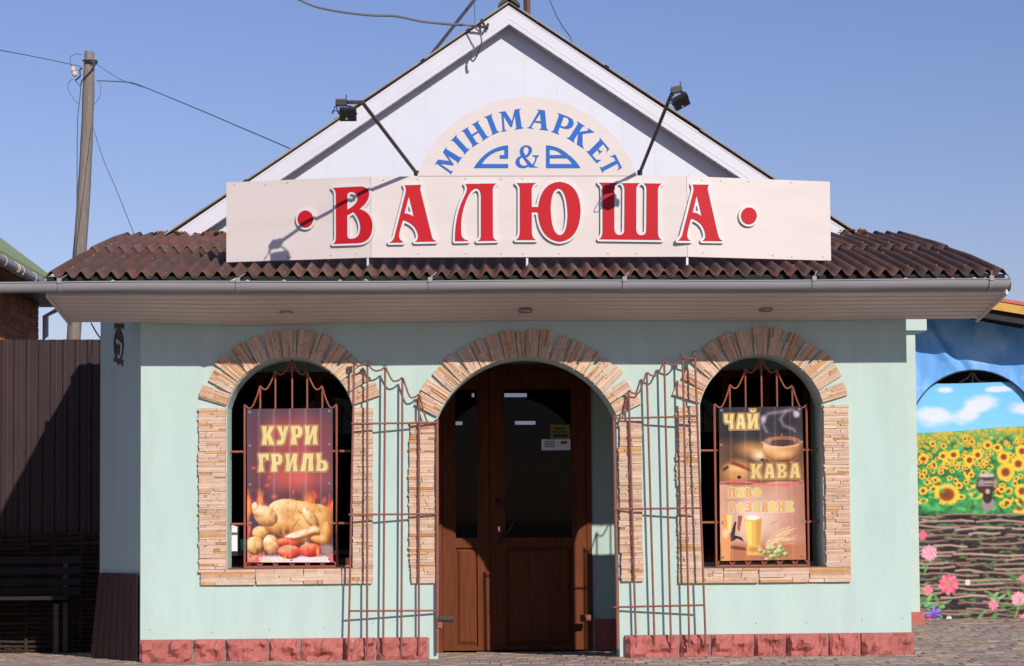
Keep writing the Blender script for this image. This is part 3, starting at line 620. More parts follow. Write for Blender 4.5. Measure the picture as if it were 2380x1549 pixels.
raised(tr('M 875 75 L 1040 78 Q 1012 100 1012 150 L 1012 490 Q 1015 545 1055 548 Q 1100 548 1102 500 L 1104 140 Q 1105 95 1075 80 L 1240 80 Q 1210 100 1210 150 L 1210 500 Q 1212 548 1255 550 Q 1300 548 1300 500 L 1303 140 Q 1303 95 1275 82 L 1440 84 Q 1405 105 1405 150 L 1405 520 Q 1405 580 1440 592 L 875 585 Q 905 560 906 520 L 906 140 Q 905 95 875 75 Z', cB), pC, nC, M['red'], PLT, .026)
raised(tr('M 1717 92 L 1867 94 Q 1850 110 1855 145 L 1945 540 Q 1955 590 1985 598 L 1985 603 L 1805 600 Q 1835 585 1832 545 Q 1815 430 1705 400 Q 1680 470 1668 545 Q 1668 590 1700 600 L 1585 598 Q 1620 570 1628 530 L 1725 150 Q 1730 110 1717 92 Z M 1755 190 L 1800 382 Q 1765 345 1718 345 Z', cB), pR, nR, M['red'], PLT, .026)
circ = lambda cx, cy, rx, ry, c: [[c(cx+rx*math.cos(t*math.pi/16), cy+ry*math.sin(t*math.pi/16)) for t in range(32)]]
raised(circ(180, 500, 87, 95, cA), pL, nL, M['red'], (.019, .022), .026, 'round_dot'); raised(circ(2225, 375, 71, 76, cB), pR, nR, M['red'], (.019, .022), .026, 'round_dot')
GL = {
 'M': [[(0,0),(.08,.07),(.12,.94),(.0,1),(.3,1),(.53,.44),(.72,1),(1,1),(.91,.93),(.92,.08),(1,0),(.6,0),(.69,.08),(.69,.7),(.5,.16),(.44,.16),(.2,.78),(.17,.08),(.26,0)]],
 'I': [[(0,0),(.22,.09),(.24,.91),(0,1),(1,1),(.8,.91),(.78,.09),(1,0)]],
 'H': [[(0,0),(.1,.08),(.1,.92),(0,1),(.42,1),(.33,.92),(.33,.57),(.67,.57),(.67,.92),(.58,1),(1,1),(.9,.92),(.9,.08),(1,0),(.58,0),(.67,.08),(.67,.47),(.33,.47),(.33,.08),(.42,0)]],
 'A': [[(0,0),(.11,.08),(.44,.94),(.36,1),(.72,1),(.9,.1),(1,0),(.56,0),(.66,.08),(.62,.33),(.31,.33),(.2,.08),(.3,0)], [(.52,.8),(.6,.42),(.35,.42)]],
 'P': [[(0,0),(.1,.08),(.1,.92),(0,1),(.6,1),(.86,.95),(1,.77),(.97,.57),(.8,.42),(.55,.36),(.36,.37),(.36,.08),(.46,0)], [(.37,.93),(.58,.93),(.7,.82),(.69,.58),(.57,.45),(.37,.45)]],
 'K': [[(0,0),(.1,.08),(.1,.92),(0,1),(.46,1),(.37,.92),(.37,.6),(.7,.9),(.62,1),(1,1),(.56,.6),(.85,.12),(1,0),(.6,0),(.37,.5),(.37,.08),(.46,0)]],
 'E': [[(0,0),(.1,.08),(.1,.92),(0,1),(.88,1),(.92,.74),(.8,.9),(.42,.92),(.42,.56),(.6,.57),(.68,.66),(.68,.38),(.6,.47),(.42,.48),(.42,.09),(.78,.1),(1,.3),(.95,0)]],
 'T': [[(.28,0),(.38,.08),(.38,.9),(.12,.86),(0,.7),(.03,1),(.97,1),(1,.7),(.88,.86),(.62,.9),(.62,.08),(.72,0)]]}
def placed(gl, bl, br, tl): return [[c3(bl[0]+(br[0]-bl[0])*x+(tl[0]-bl[0])*y, bl[1]+(br[1]-bl[1])*x+(tl[1]-bl[1])*y) for x, y in L] for L in GL[gl]]
for g_, bl, br, tl in (('M',(365,850),(497,648),(190,740)),('I',(515,630),(580,560),(370,475)),('H',(600,548),(795,425),(485,370)),('I',(815,413),(905,375),(737,215)),('M',(922,375),(1170,335),(893,160)),('A',(1205,332),(1442,362),(1232,119)),('P',(1470,372),(1663,443),(1545,168)),('K',(1640,438),(1830,560),(1755,258)),('E',(1858,585),(1978,726),(2003,438)),('T',(1980,715),(2060,871),(2170,617))):
    raised(placed(g_, bl, br, tl), pC, nC, M['blue'])
raised(tr('M 620 772 Q 760 540 1000 522 L 1000 668 L 908 668 L 908 630 L 958 630 L 958 572 Q 800 590 710 728 L 1000 728 L 1000 772 Z', c3), pC, nC, M['blue'])
raised(tr('M 1415 522 Q 1560 530 1665 630 Q 1730 670 1793 772 L 1415 772 Z M 1455 570 Q 1530 570 1592 628 L 1455 630 Z M 1455 665 L 1645 665 Q 1680 690 1702 728 L 1455 728 Z', c3), pC, nC, M['blue'])
amp = raised(tr('M 1325 765 L 1235 765 L 1130 615 Q 1110 540 1190 522 Q 1260 525 1262 575 Q 1255 630 1195 660 L 1265 735 Q 1300 690 1295 650 L 1265 640 L 1265 632 L 1340 632 L 1340 640 Q 1315 650 1310 680 Q 1300 720 1280 745 Q 1300 760 1325 762 Z M 1187 540 Q 1160 560 1170 600 L 1190 635 Q 1225 610 1225 575 Q 1220 535 1187 540 Z', c3), pC, nC, M['blue'], name='ampersand')
b2 = raised(tr('M 1140 636 Q 1080 660 1080 710 Q 1090 770 1165 772 Q 1210 770 1238 742 L 1215 733 Q 1185 752 1160 745 Q 1125 735 1125 695 Q 1125 665 1158 650 Z', c3), pC+Vector((0,-.0008,0)), nC, M['blue'], name='ampersand_bowl'); b2.parent = amp; b2.matrix_parent_inverse = Matrix.Identity(4)
for x in (855, 1225, 1597):
    p = U(x, 600, YC+.02); MB().box((p.x-.009, YC+.012, 3.27), (p.x+.009, YC+.03, ZB+.3)).obj('sign_leg', M['galv'], sign)
sw = MB()
for x0_, y0_, x1_, y1_, n_ in ((E0, YE, J0, YC, 6), (J0, YC, J1, YC, 9), (J1, YC, E1, YE, 6)):
    for i in range(n_):
        t = (i+.5)/n_+random.uniform(-.03, .03); x = x0_+(x1_-x0_)*t; y = y0_+(y1_-y0_)*t
        for z in (ZB+.03, ZT-.025):
            if random.random() < .75: z_ = z+random.uniform(-.008, .008); sw.tube([(x, y-.0035, z_), (x, y+.01, z_)], .006, 7)
sw.obj('screw', M['gutter'], sign)['kind'] = 'stuff'
for x in (-1.2, .0, 1.3, 2.6): MB().bar((x, YC+.2 if x in (-1.2, 2.6) else YC+.05, 3.9), (x, .35, 3.55), .03, .03).obj('sign_brace', M['black'], sign)
# ------------------------------------------------------------------ floodlights on arms
def flood(base, elbow, tip, boxc, headc, label, roll, tilt):
    t = thing('floodlight', base, label, 'floodlight', 'floodlights over the shop sign')
    MB().tube(spline([base, elbow], 1)+[tip], .0155, 8).obj('arm', M['arm'], t)
    MB().tube([Vector(base)-Vector((0,0,.02)), Vector(base)+Vector((0,0,.02))], .022, 8).obj('arm_foot', M['black'], t)
    def bx(c, sx, sy, sz, rot):
        m = MB().box((-sx,-sy,-sz), (sx,sy,sz)); m.v = [tuple(rot @ Vector(v)+Vector(c)) for v in m.v]; return m
    r1 = Matrix.Rotation(roll*.4, 3, 'Y'); mb = bx(boxc, .042, .035, .02, r1)
    for k in range(5): q = bx(Vector(boxc)+r1 @ Vector((-.034+.017*k, 0, .023)), .003, .032, .005, r1); mb.add(q.v, q.f)
    q = bx(Vector(boxc)+r1 @ Vector((.04, -.02, .035)), .004, .004, .025, r1); mb.add(q.v, q.f)
    mb.obj('driver_box', M['black'], t)
    r2 = Matrix.Rotation(roll, 3, 'Y') @ Matrix.Rotation(tilt, 3, 'X'); hd = bx(headc, .064, .02, .05, r2)
    for k in range(13): q = bx(Vector(headc)+r2 @ Vector((-.057+.0095*k, -.027, 0)), .0024, .009, .045, r2); hd.add(q.v, q.f)
    h = hd.obj('lamp_housing', M['black'], t)
    q = bx(Vector(headc)+r2 @ Vector((0, .023, 0)), .059, .004, .045, r2); q.obj('lamp_glass', M['galv'], h)
    q = bx(Vector(headc)+r2 @ Vector((-.01, -.039, -.026)), .008, .003, .008, r2); q.obj('badge', M['steel'], h)
    for s in (-1, 1):
        a = Vector(headc)+r2 @ Vector((s*.069, 0, .0)); b = Vector(boxc)+Vector((s*.034, 0, -.018)); MB().tube([b, b.lerp(a, .5)+r2 @ Vector((s*.01,0,.02)), a], .006, 6).obj('bracket', M['black'], t)
    a = Vector(boxc)+Vector((-.045, 0, -.02)); b = Vector(headc)+r2 @ Vector((-.06, -.03, .03)); MB().tube(spline([a, a+Vector((-.02,0,-.06)), b+Vector((-.05,-.02,.0)), b], 5), .004, 6).obj('lamp_cord', M['black'], t)
flood(U(968, 403, -.53), U(842, 238, -1.72), U(806, 238, -1.84), U(793, 240, -1.86), U(809, 266, -1.90), 'floodlight on dark arm leaning to the left over the cream sign', 0, .5)
flood(U(1487, 402, -.53), U(1557, 228, -1.5), U(1566, 214, -1.56), U(1572, 210, -1.6), U(1582, 236, -1.62), 'floodlight on dark arm leaning to the right over the cream sign', -.5, .75)
# ------------------------------------------------------------------ iron gates
def gate(bars, rails, hinge_i, lab, caps):
    top = [b[0] for b in bars]; t = thing('iron_gate', tuple(bars[hinge_i][1]), lab, 'gate', 'open iron gates at the doorway')
    for i, (a, b) in enumerate(bars):
        MB().tube([a, b], .0095 if i != hinge_i else .015, 8).obj('bar', M['rustd'] , t)
    for a, b in rails: MB().tube([a+Vector((0,-.012,0)), b+Vector((0,-.012,0))], .0085, 8).obj('rail', M['rustd'], t)
    for i in range(len(top)-1):
        a, b = top[i], top[i+1]; hi, lo = (a, b) if a.z > b.z else (b, a); e = (hi-lo); lv = Vector((e.x, e.y, 0)); out = Vector((0,-.012,0))
        pts = [hi+out-lv*.04, hi+out-lv*.18-Vector((0,0,max(.05, e.z*.45))), hi+out-lv*.45-Vector((0,0,e.z*.9+.035)), lo+out+lv*.22-Vector((0,0,.022)), lo+out+lv*.02+Vector((0,0,.004))]
        MB().tube(spline(pts, 5), .008, 7).obj('scallop', M['rustd'], t)
    for i in caps: p = top[i]; MB().box((p.x-.02,p.y-.02,p.z-.035),(p.x+.02,p.y+.02,p.z+.012)).obj('bar_cap', M['arm'], t)
    return t
pdep = lambda k: -.045-.105*k
g3 = crop(1.923, 800, 760)
Lb = [((62,165),(36,1503)),((124,175),(110,1503)),((200,200),(180,1500)),((280,247),(265,1500)),((355,322),(345,1498)),((436,437),(435,1490))]
bars = []
for i, (a, b) in enumerate(Lb):
    d = pdep((5-i)/5); tx = {0:(62,36),1:(122,120),2:(202,193),3:(280,275),4:(355,354),5:(436,438)}[i]
    bars.append((U(*g3(tx[0], a[1]), d), U(*g3(tx[1], b[1]), d)))
rl = []
for ya, yb, xa in ((455, 450, 50), (865, 862, 38), (1300, 1298, 38)): rl.append((U(*g3(xa, ya), pdep(1)), U(*g3(440, yb), pdep(0))))
gt = gate(bars, rl, 5, 'rusty iron gate folded open to the left of the doorway', (0, 1))
a = U(*g3(445, 1335), -.06); MB().tube([a, a+Vector((.125,0,0))], .03, 12).obj('lock_tube', M['arm'], gt)
a = U(*g3(445, 1350), -.05); MB().box((a.x-.015,-.07,a.z-.05),(a.x+.03,-.04,a.z+.04)).obj('lock_plate', M['rustd'], gt)
g4 = crop(2.022, 1400, 800)
Rb = [((85,360),(106,1465)),((156,240),(192,1468)),((242,155),(280,1466)),((325,102),(358,1465)),((412,70),(445,1463)),((470,58),(523,1460))]
bars = [(U(*g4(*a), pdep(i/5)), U(*g4(*b), pdep(i/5))) for i, (a, b) in enumerate(Rb)]
rl = [(U(*g4(85, ya), pdep(0)), U(*g4(xb, yb), pdep(1))) for ya, yb, xb in ((372, 362, 484), (803, 797, 500), (1268, 1258, 517))]
gate(bars, rl, 0, 'rusty iron gate folded open to the right of the doorway', (4, 5))
# ------------------------------------------------------------------ window grilles
def grille(cr, ups, tops, zsill, rails, jl, jr, lab):
    YGr = .17; t = thing('window_grille', (U(*cr(ups[3], 1000), YGr).x, YGr, zsill), lab, 'window grille', 'window grilles'); T = []
    for i, (x, ty) in enumerate(zip(ups, tops)):
        p = U(*cr(x, ty), YGr); T.append(p); MB().tube([p, (U(*cr(x, 1350), YGr).x if False else p.x, YGr, zsill+.006)], .0105 if i in (0, 6) else .0085, 8).obj('bar', M['rust'], t)
    for y in rails:
        p = U(*cr(ups[0], y), YGr); MB().tube([(jl-.01, YGr+.012, p.z), (jr+.01, YGr+.012, p.z)], .011, 8).obj('rail', M['rust'], t)
    MB().box((T[0].x, YGr-.008, zsill+.005), (T[6].x, YGr+.008, zsill+.02)).obj('bottom_rail', M['rust'], t)
    for i in range(6):
        a, b = T[i], T[i+1]; hi, lo = (a, b) if a.z > b.z else (b, a); e = hi-lo; lv = Vector((e.x, 0, 0)); out = Vector((0,-.011,0))
        pts = [hi+out, hi+out-lv*.2-Vector((0,0,e.z*.55)), hi+out-lv*.5-Vector((0,0,e.z*.98+.02)), lo+out+lv*.25-Vector((0,0,.03)), lo+out]
        MB().tube(spline(pts, 5), .0075, 7).obj('scallop', M['rust'], t)
        cx = (a.x+b.x)/2; rr = min(.072, abs(b.x-a.x)*.42); MB().tube([(cx+rr*math.cos(math.pi*k/10), YGr-.01, zsill+.02+rr*.85*math.sin(math.pi*k/10)) for k in range(11)], .0075, 7).obj('ring', M['rust'], t)
    return t
c8 = crop(2.277, 440, 740); c9 = crop(2.278, 1560, 740)
grille(c8, (307, 390, 471, 561, 641, 722, 798), (482, 382, 302, 243, 302, 382, 480), .79, (733, 1120), -1.985, -.9, 'rust red scalloped window grille behind the grilled chicken poster')
grille(c9, (270, 352, 435, 520, 603, 686, 762), (478, 376, 292, 233, 292, 376, 480), .765, (727, 1112), 2.14, 3.215, 'rust red scalloped window grille behind the tea and coffee poster')
# ------------------------------------------------------------------ printed pictures painted on fine meshes
class Cv:
    def __init__(s, x0, y0, x1, y1, W, H):
        s.W, s.H = W, H; s.xx, s.yy = np.meshgrid(np.linspace(x0, x1, W), np.linspace(y0, y1, H)); s.im = np.zeros((H, W, 3)); s.px = (x1-x0)/(W-1); s.b = (x0, y0, x1, y1)
    def mix(s, m, c): s.im = s.im*(1-m[..., None])+np.asarray(c, float)*m[..., None]
    def ell(s, cx, cy, rx, ry, c, soft=.15, ang=0, a=1.):
        ca, sa = math.cos(ang), math.sin(ang); dx, dy = s.xx-cx, s.yy-cy; u = (dx*ca+dy*sa)/rx; v = (-dx*sa+dy*ca)/ry; r = np.sqrt(u*u+v*v)
        s.mix(np.clip((1-r)/soft, 0, 1)*a, c)
    def mask(s, loops, sub=2):
        acc = np.zeros((s.H, s.W))
        for oi in range(sub):
            for oj in range(sub):
                X = s.xx+(oi-.5)*s.px*.5; Y = s.yy+(oj-.5)*s.px*.5; ins = np.zeros((s.H, s.W), bool)
                for L in loops:
                    for k in range(len(L)):
                        (xa, ya), (xb, yb) = L[k-1], L[k]
                        if ya == yb: continue
                        ins ^= ((ya > Y) != (yb > Y)) & (X < (xb-xa)*(Y-ya)/(yb-ya)+xa)
                acc += ins
        return acc/(sub*sub)
    def poly(s, L, c, a=1.): s.mix(s.mask([L])*a, c)
    def line(s, pts, wd, c, a=1., soft=.5):
        m = np.zeros((s.H, s.W))
        for (xa, ya), (xb, yb) in zip(pts[:-1], pts[1:]):
            dx, dy = xb-xa, yb-ya; t = np.clip(((s.xx-xa)*dx+(s.yy-ya)*dy)/max(dx*dx+dy*dy, 1e-6), 0, 1); d = np.hypot(s.xx-xa-t*dx, s.yy-ya-t*dy)
            m = np.maximum(m, np.clip((wd-d)/(wd*soft), 0, 1))
        s.mix(m*a, c)
    def noise(s, sx, sy, oct=3):
        out = 0; amp_ = 1; tot = 0
        for o in range(oct):
            gx, gy = max(2, int((s.b[2]-s.b[0])/sx*2**o)+2), max(2, int((s.b[3]-s.b[1])/sy*2**o)+2); g_ = rng.random((gy, gx))
            fx = np.linspace(0, gx-1.001, s.W); fy = np.linspace(0, gy-1.001, s.H); ix, iy = fx.astype(int), fy.astype(int); tx, ty = (fx-ix)[None, :], (fy-iy)[:, None]
            tx = tx*tx*(3-2*tx); ty = ty*ty*(3-2*ty)
            v = (g_[iy][:, ix]*(1-tx)+g_[iy][:, ix+1]*tx)*(1-ty)+(g_[iy+1][:, ix]*(1-tx)+g_[iy+1][:, ix+1]*tx)*ty; out = out+v*amp_; tot += amp_; amp_ *= .5
        return out/tot
def lumps(cv, L, dark, mid, light, tex=None, spec=.5, bias=.62, soft=0):   # a still-life look: ellipsoids merged into one height field
    Hh = np.full((cv.H, cv.W), -9.)
    for cx, cy, rx, ry, an, hz, of in L:
        ca, sa = math.cos(an), math.sin(an); dx, dy = cv.xx-cx, cv.yy-cy; u = (dx*ca+dy*sa)/rx; v = (-dx*sa+dy*ca)/ry; r2 = u*u+v*v
        h_ = np.where(r2 < 1, of+hz*np.sqrt(np.clip(1-r2, 0, 1)), -9.); Hh = np.maximum(Hh, h_) if not soft else np.where(np.maximum(Hh, h_) > -5, np.maximum(Hh, h_)+soft*np.log1p(np.exp(-np.minimum(np.abs(Hh-h_), 400)/soft)), Hh)
    m = (Hh > -5).astype(float); G = np.where(Hh > -5, Hh, Hh[Hh > -5].min() if m.any() else 0)
    for _ in range(2): G = (G+np.roll(G, 1, 0)+np.roll(G, -1, 0)+np.roll(G, 1, 1)+np.roll(G, -1, 1))/5
    gy, gx = np.gradient(G, cv.px); nrm = np.sqrt(gx*gx+gy*gy+1); l = (gx*.45+gy*.6+.66)/nrm
    if tex is not None: l = l+(tex-.5)*.75
    l = np.clip(l*bias+.12, 0, 1.2); A, B, C = [np.asarray(q, float) for q in (dark, mid, light)]
    t = np.clip(l/.55, 0, 1)[..., None]; c = A*(1-t)+B*t; t = np.clip((l-.55)/.4, 0, 1)[..., None]; c = c*(1-t)+C*t
    c = c+(np.clip((l-.93)*3, 0, 1)*spec)[..., None]*(255-c); ms = (m*2+np.roll(m, 1, 0)+np.roll(m, -1, 0)+np.roll(m, 1, 1)+np.roll(m, -1, 1))/6
    cv.im = cv.im*(1-ms[..., None])+c*ms[..., None]
def dil(m, r):
    out = m.copy(); R = int(math.ceil(r))
    for dx in range(-R, R+1):
        for dy in range(-R, R+1):
            if dx*dx+dy*dy <= r*r+.3: out = np.maximum(out, np.roll(np.roll(m, dx, 1), dy, 0))
    return out
PG = {  # fat flared capitals, unit box, y down
 'К': [[(0,0),(.42,0),(.4,.38),(.62,.0),(1,0),(.72,.42),(1,1),(.6,1),(.42,.62),(.44,1),(0,1),(.1,.5)]],
 'У': [[(0,0),(.42,0),(.5,.36),(.6,0),(1,0),(.72,.62),(.62,.9),(.4,1),(.02,1),(.0,.8),(.3,.72),(.36,.62)]],
 'Р': [[(0,0),(.7,0),(.98,.12),(1,.42),(.8,.62),(.5,.64),(.56,1),(0,1),(.1,.5)], [(.46,.16),(.6,.18),(.62,.42),(.46,.46)]],
 'И': [[(0,0),(.4,0),(.36,.55),(.62,.0),(1,0),(.92,.5),(1,1),(.6,1),(.64,.45),(.4,1),(0,1),(.09,.5)]],
 'Г': [[(0,0),(1,0),(.95,.34),(.7,.38),(.62,.2),(.48,.2),(.44,.6),(.54,1),(0,1),(.1,.5)]],
 'Л': [[(.25,0),(1,0),(.94,.5),(1,1),(.58,1),(.62,.3),(.52,.3),(.4,1),(0,1),(.18,.5)]],
 'Ь': [[(0,0),(.46,0),(.42,.36),(.8,.42),(1,.6),(.98,.86),(.78,1),(0,1),(.1,.5)], [(.42,.54),(.6,.58),(.62,.8),(.42,.84)]],
 'Ч': [[(0,0),(.4,0),(.36,.4),(.56,.42),(.58,0),(1,0),(.92,.5),(1,1),(.56,1),(.58,.62),(.2,.62),(.04,.46)]],
 'А': [[(.3,0),(.78,0),(.9,.5),(1,1),(.58,1),(.56,.74),(.42,.74),(.4,1),(0,1),(.16,.5)], [(.5,.24),(.56,.52),(.44,.52)]],
 'В': [[(0,0),(.7,0),(.94,.14),(.9,.38),(.72,.48),(1,.62),(.98,.86),(.76,1),(0,1),(.1,.5)], [(.42,.16),(.58,.2),(.56,.36),(.42,.4)], [(.42,.58),(.62,.64),(.6,.8),(.42,.86)]],
 'П': [[(0,0),(1,0),(.93,.5),(1,1),(.58,1),(.62,.25),(.42,.25),(.42,1),(0,1),(.09,.5)]],
 'О': [[(.5,0),(.82,.1),(1,.4),(.98,.7),(.8,.94),(.5,1),(.2,.94),(.02,.7),(0,.4),(.18,.1)], [(.5,.22),(.62,.4),(.62,.66),(.5,.8),(.38,.66),(.38,.4)]],
 'З': [[(.05,.02),(.7,0),(.96,.14),(.92,.4),(.76,.49),(1,.64),(.96,.9),(.7,1),(0,1),(.04,.7),(.4,.82),(.6,.76),(.56,.6),(.3,.56),(.3,.4),(.56,.36),(.56,.22),(.4,.18),(.06,.3)]],
 'Н': [[(0,0),(.42,0),(.38,.36),(.62,.36),(.58,0),(1,0),(.92,.5),(1,1),(.58,1),(.62,.6),(.38,.6),(.42,1),(0,1),(.09,.5)]],
 'Е': [[(0,0),(.95,0),(.92,.3),(.7,.2),(.42,.2),(.42,.38),(.78,.4),(.78,.58),(.42,.6),(.42,.8),(.74,.8),(.98,.66),(1,1),(0,1),(.1,.5)]]}
PG['Й'] = PG['И']+[[(.25,-.28),(.4,-.28),(.5,-.17),(.62,-.28),(.78,-.28),(.68,-.08),(.34,-.08)]]
def text(cv, s, boxes, y0, y1, f, o1, o2, w1=2.2, w2=3.6, alt=None):
    for i, ch in enumerate(s):
        x0, x1 = boxes[i]; L = [[(x0+(x1-x0)*a, y0+(y1-y0)*b) for a, b in l] for l in PG[ch]]; m = cv.mask(L)
        if o2 is not None: cv.mix(dil(m, w2), o2)
    for i, ch in enumerate(s):
        x0, x1 = boxes[i]; L = [[(x0+(x1-x0)*a, y0+(y1-y0)*b) for a, b in l] for l in PG[ch]]; m = cv.mask(L)
        cv.mix(dil(m, w1), o1)
    for i, ch in enumerate(s):
        x0, x1 = boxes[i]; L = [[(x0+(x1-x0)*a, y0+(y1-y0)*b) for a, b in l] for l in PG[ch]]; m = cv.mask(L)
        fc = np.asarray(f if alt is None or i % 2 == 0 else alt, float); cv.mix(m, fc*.86); cv.mix(np.clip(m-dil(1-m, 1.2), 0, 1), fc)
def printed(name, cv, fn, m, label, cat, eyes=(), loc=None, group=None):
    W, H = cv.W, cv.H; vs = np.array([fn(i/(W-1), j/(H-1)) for j in range(H) for i in range(W)], np.float32)
    idx = np.arange(W*H).reshape(H, W); q = np.stack([idx[:-1, :-1], idx[1:, :-1], idx[1:, 1:], idx[:-1, 1:]], -1).reshape(-1, 4)
    me = bpy.data.meshes.new(name); me.vertices.add(W*H); me.vertices.foreach_set('co', vs.ravel()); n = len(q); me.loops.add(n*4); me.loops.foreach_set('vertex_index', q.ravel().astype(np.int32))
    me.polygons.add(n); me.polygons.foreach_set('loop_start', np.arange(0, n*4, 4, dtype=np.int32)); me.polygons.foreach_set('loop_total', np.full(n, 4, np.int32)); me.update(calc_edges=True)
    at = me.color_attributes.new('print', 'FLOAT_COLOR', 'POINT'); a = np.ones((W*H, 4), np.float32); a[:, :3] = s2l(np.clip(cv.im, 0, 255)).reshape(-1, 3); at.data.foreach_set('color', a.ravel())
    me.polygons.foreach_set('use_smooth', [True]*n); me.materials.append(m); o = link(name, me); tag(o, label, cat, group)
    for u, v in eyes:
        p = Vector(fn(u, v)); rg = MB()
        rg.tube([(p.x+.009*math.cos(k*math.pi/6), p.y-.005, p.z+.009*math.sin(k*math.pi/6)) for k in range(13)], .004, 6, False); rg.obj('eyelet', M['steel'], o)
    return o
def corners(cr, bl, br, tr_, tl, Y):
    P = [U(*cr(*p), Y) for p in (tl, tr_, br, bl)]
    def fn(u, v):
        a = P[0].lerp(P[1], u); b = P[3].lerp(P[2], u); p = a.lerp(b, v)
        wob = .006*math.sin(u*6*math.pi*1.0+.4)*(.4+.6*math.sin(math.pi*v))+.006*noise1(u*3, v*4, P[0].x)+.012*math.exp(-((u-.25-.2*v)/.05)**2)*(1 if .4 < v < .62 else 0)*0
        return (p.x, p.y+wob, p.z)
    return fn
# --- grilled chicken poster
cv = Cv(82, 80, 840, 1443, 209, 376); X, Yy = cv.xx, cv.yy
cv.im[:] = (72,52,66); n1 = cv.noise(260, 300); n2 = cv.noise(90, 140, 4)
cv.mix(np.clip(np.exp(-((X-520)/330)**2-((Yy-430)/420)**2)*1.1*(.6+.7*n1), 0, 1), (168,72,74)); cv.mix(np.exp(-((X-520)/230)**2-((Yy-700)/110)**2)*.85, (212,92,78))
cv.mix(np.exp(-((X-480)/300)**2-((Yy-880)/60)**2)*.7, (88,46,52)); cv.mix(np.clip((130-X)/120, 0, 1)*.6*(Yy < 800), (80,74,92)); cv.mix(np.clip((200-Yy)/160, 0, .6), (70,58,72))
fl = cv.noise(60, 160, 4)
def flames(mask, c1, c2): cv.mix(np.clip((fl-.41)*7, 0, 1)*mask, c1); cv.mix(np.clip((fl-.53)*8, 0, 1)*mask, c2)
flames(np.clip((Yy-790)/120, 0, 1)*np.clip((X-540)/90, 0, 1)*np.clip((1150-Yy)/60, 0, 1), (206,74,52), (236,132,70)); flames(np.clip((Yy-780)/100, 0, 1)*np.clip((300-X)/110, 0, 1), (212,78,60), (236,140,76))
for cx, cy, rx, ry, an in ((140,605,30,20,.3),(280,690,20,30,.2),(260,760,34,20,-.3),(490,820,16,45,.2),(680,840,18,60,-.5),(320,860,40,30,.1),(760,900,30,50,.4)): cv.ell(cx, cy, rx, ry, (222,86,62), .8, an, .85)
n3 = cv.noise(34, 34, 4); sk_ = n2*.55+n3*.45
cv.ell(500, 1230, 330, 70, (96,46,34), .8, .05, .7)
lumps(cv, [(560,1085,290,180,.12,150,0),(430,985,170,105,.0,130,30),(690,1090,150,165,.35,140,20),(360,1100,150,95,.1,120,40),(560,960,170,60,.15,120,50)], (130,66,30), (222,156,78), (250,222,164), sk_, .4, .84, 26)
lumps(cv, [(245,1035,110,88,.55,100,50),(185,985,62,58,.3,80,70),(150,945,30,40,.3,50,90)], (140,80,40), (226,172,100), (252,236,204), sk_, .4, .84, 22); cv.ell(146,936,26,30,(236,222,200),.6,.4,.9); cv.ell(215,985,50,60,(252,240,216),1,.5,.8)
lumps(cv, [(640,1050,52,110,-.62,80,110),(575,1195,170,40,-.22,80,120),(690,1165,60,44,.5,70,110)], (136,72,32), (226,172,100), (254,240,210), sk_, .5, .82, 18); cv.ell(505,1212,90,22,(252,242,220),.8,-.12,.9)
lumps(cv, [(780,1190,56,110,.1,90,60),(730,1250,90,44,.2,70,80)], (110,50,22), (204,132,58), (246,206,130), sk_, .3, .74, 20)
for cx, cy, rx, ry, an in ((420,1165,110,10,.1),(300,990,8,60,.4),(520,1090,10,70,.7)): cv.ell(cx, cy, rx, ry, (110,50,26), 1, an, .55)
cv.mix(np.clip((n3-.58)*4, 0, .5)*np.exp(-((X-560)/260)**4-((Yy-1020)/120)**4), (150,72,30)); cv.mix(np.clip((.4-n3)*5, 0, .45)*np.exp(-((X-480)/260)**4-((Yy-1010)/110)**4), (255,226,160))
cv.mix(np.clip((n2-.56)*2.2, 0, .3)*np.exp(-((X-540)/300)**4-((Yy-1060)/170)**4), (190,104,48)); cv.mix(np.clip((.42-n2)*3, 0, .5)*np.exp(-((X-480)/300)**4-((Yy-1060)/170)**4), (250,222,150))
cv.mix(np.clip((Yy-1370)/30, 0, 1), (236,216,222)); cv.mix(np.clip((n2-.52)*9, 0, .9)*(Yy > 1360), (216,92,86)); cv.ell(780, 1330, 90, 60, (150,128,130), .5)
lumps(cv, [(200,1185,75,62,.2,60,0)], (120,66,28), (222,164,76), (250,224,160), n3, .4, .82)
lumps(cv, [(150,1295,84,82,0,75,0)], (110,58,24), (218,162,84), (250,226,170), n3, .4, .82); cv.ell(190, 1335, 40, 28, (110,62,30), .9, .3, .6)
lumps(cv, [(295,1290,70,94,-.35,70,0)], (118,66,36), (220,168,104), (252,232,190), n3, .4, .82); cv.ell(330, 1330, 26, 34, (130,78,48), 1, 0, .5)
lumps(cv, [(440,1270,100,46,.1,50,0)], (120,30,20), (204,66,44), (240,130,90), n3, .3, .8)
lumps(cv, [(455,1350,104,62,.05,60,0)], (150,34,20), (224,82,56), (248,160,120), n3, .5, .84); lumps(cv, [(640,1335,102,62,.0,60,0)], (150,32,20), (220,66,44), (246,150,110), n3, .5, .84)
for cx, cy, rx, ry, c in ((450,1312,76,20,(240,160,124)),(636,1292,78,20,(238,140,104)),(450,1306,34,22,(170,190,128)),(605,1276,30,20,(184,204,140)),(705,1350,20,60,(232,186,96))): cv.ell(cx, cy, rx, ry, c, .7, 0, .85)
cv.mix(np.clip((n3-.6)*6, 0, .5)*(Yy > 1380), (240,200,110))
cream = (228,204,134); ol = (138,104,66); ou = (206,140,96)
text(cv, 'КУРИ', ((212,325),(346,455),(466,574),(590,708)), 232, 402, cream, ol, ou); text(cv, 'ГРИЛЬ', ((180,280),(292,396),(418,530),(548,672),(688,796)), 478, 640, cream, ol, ou)
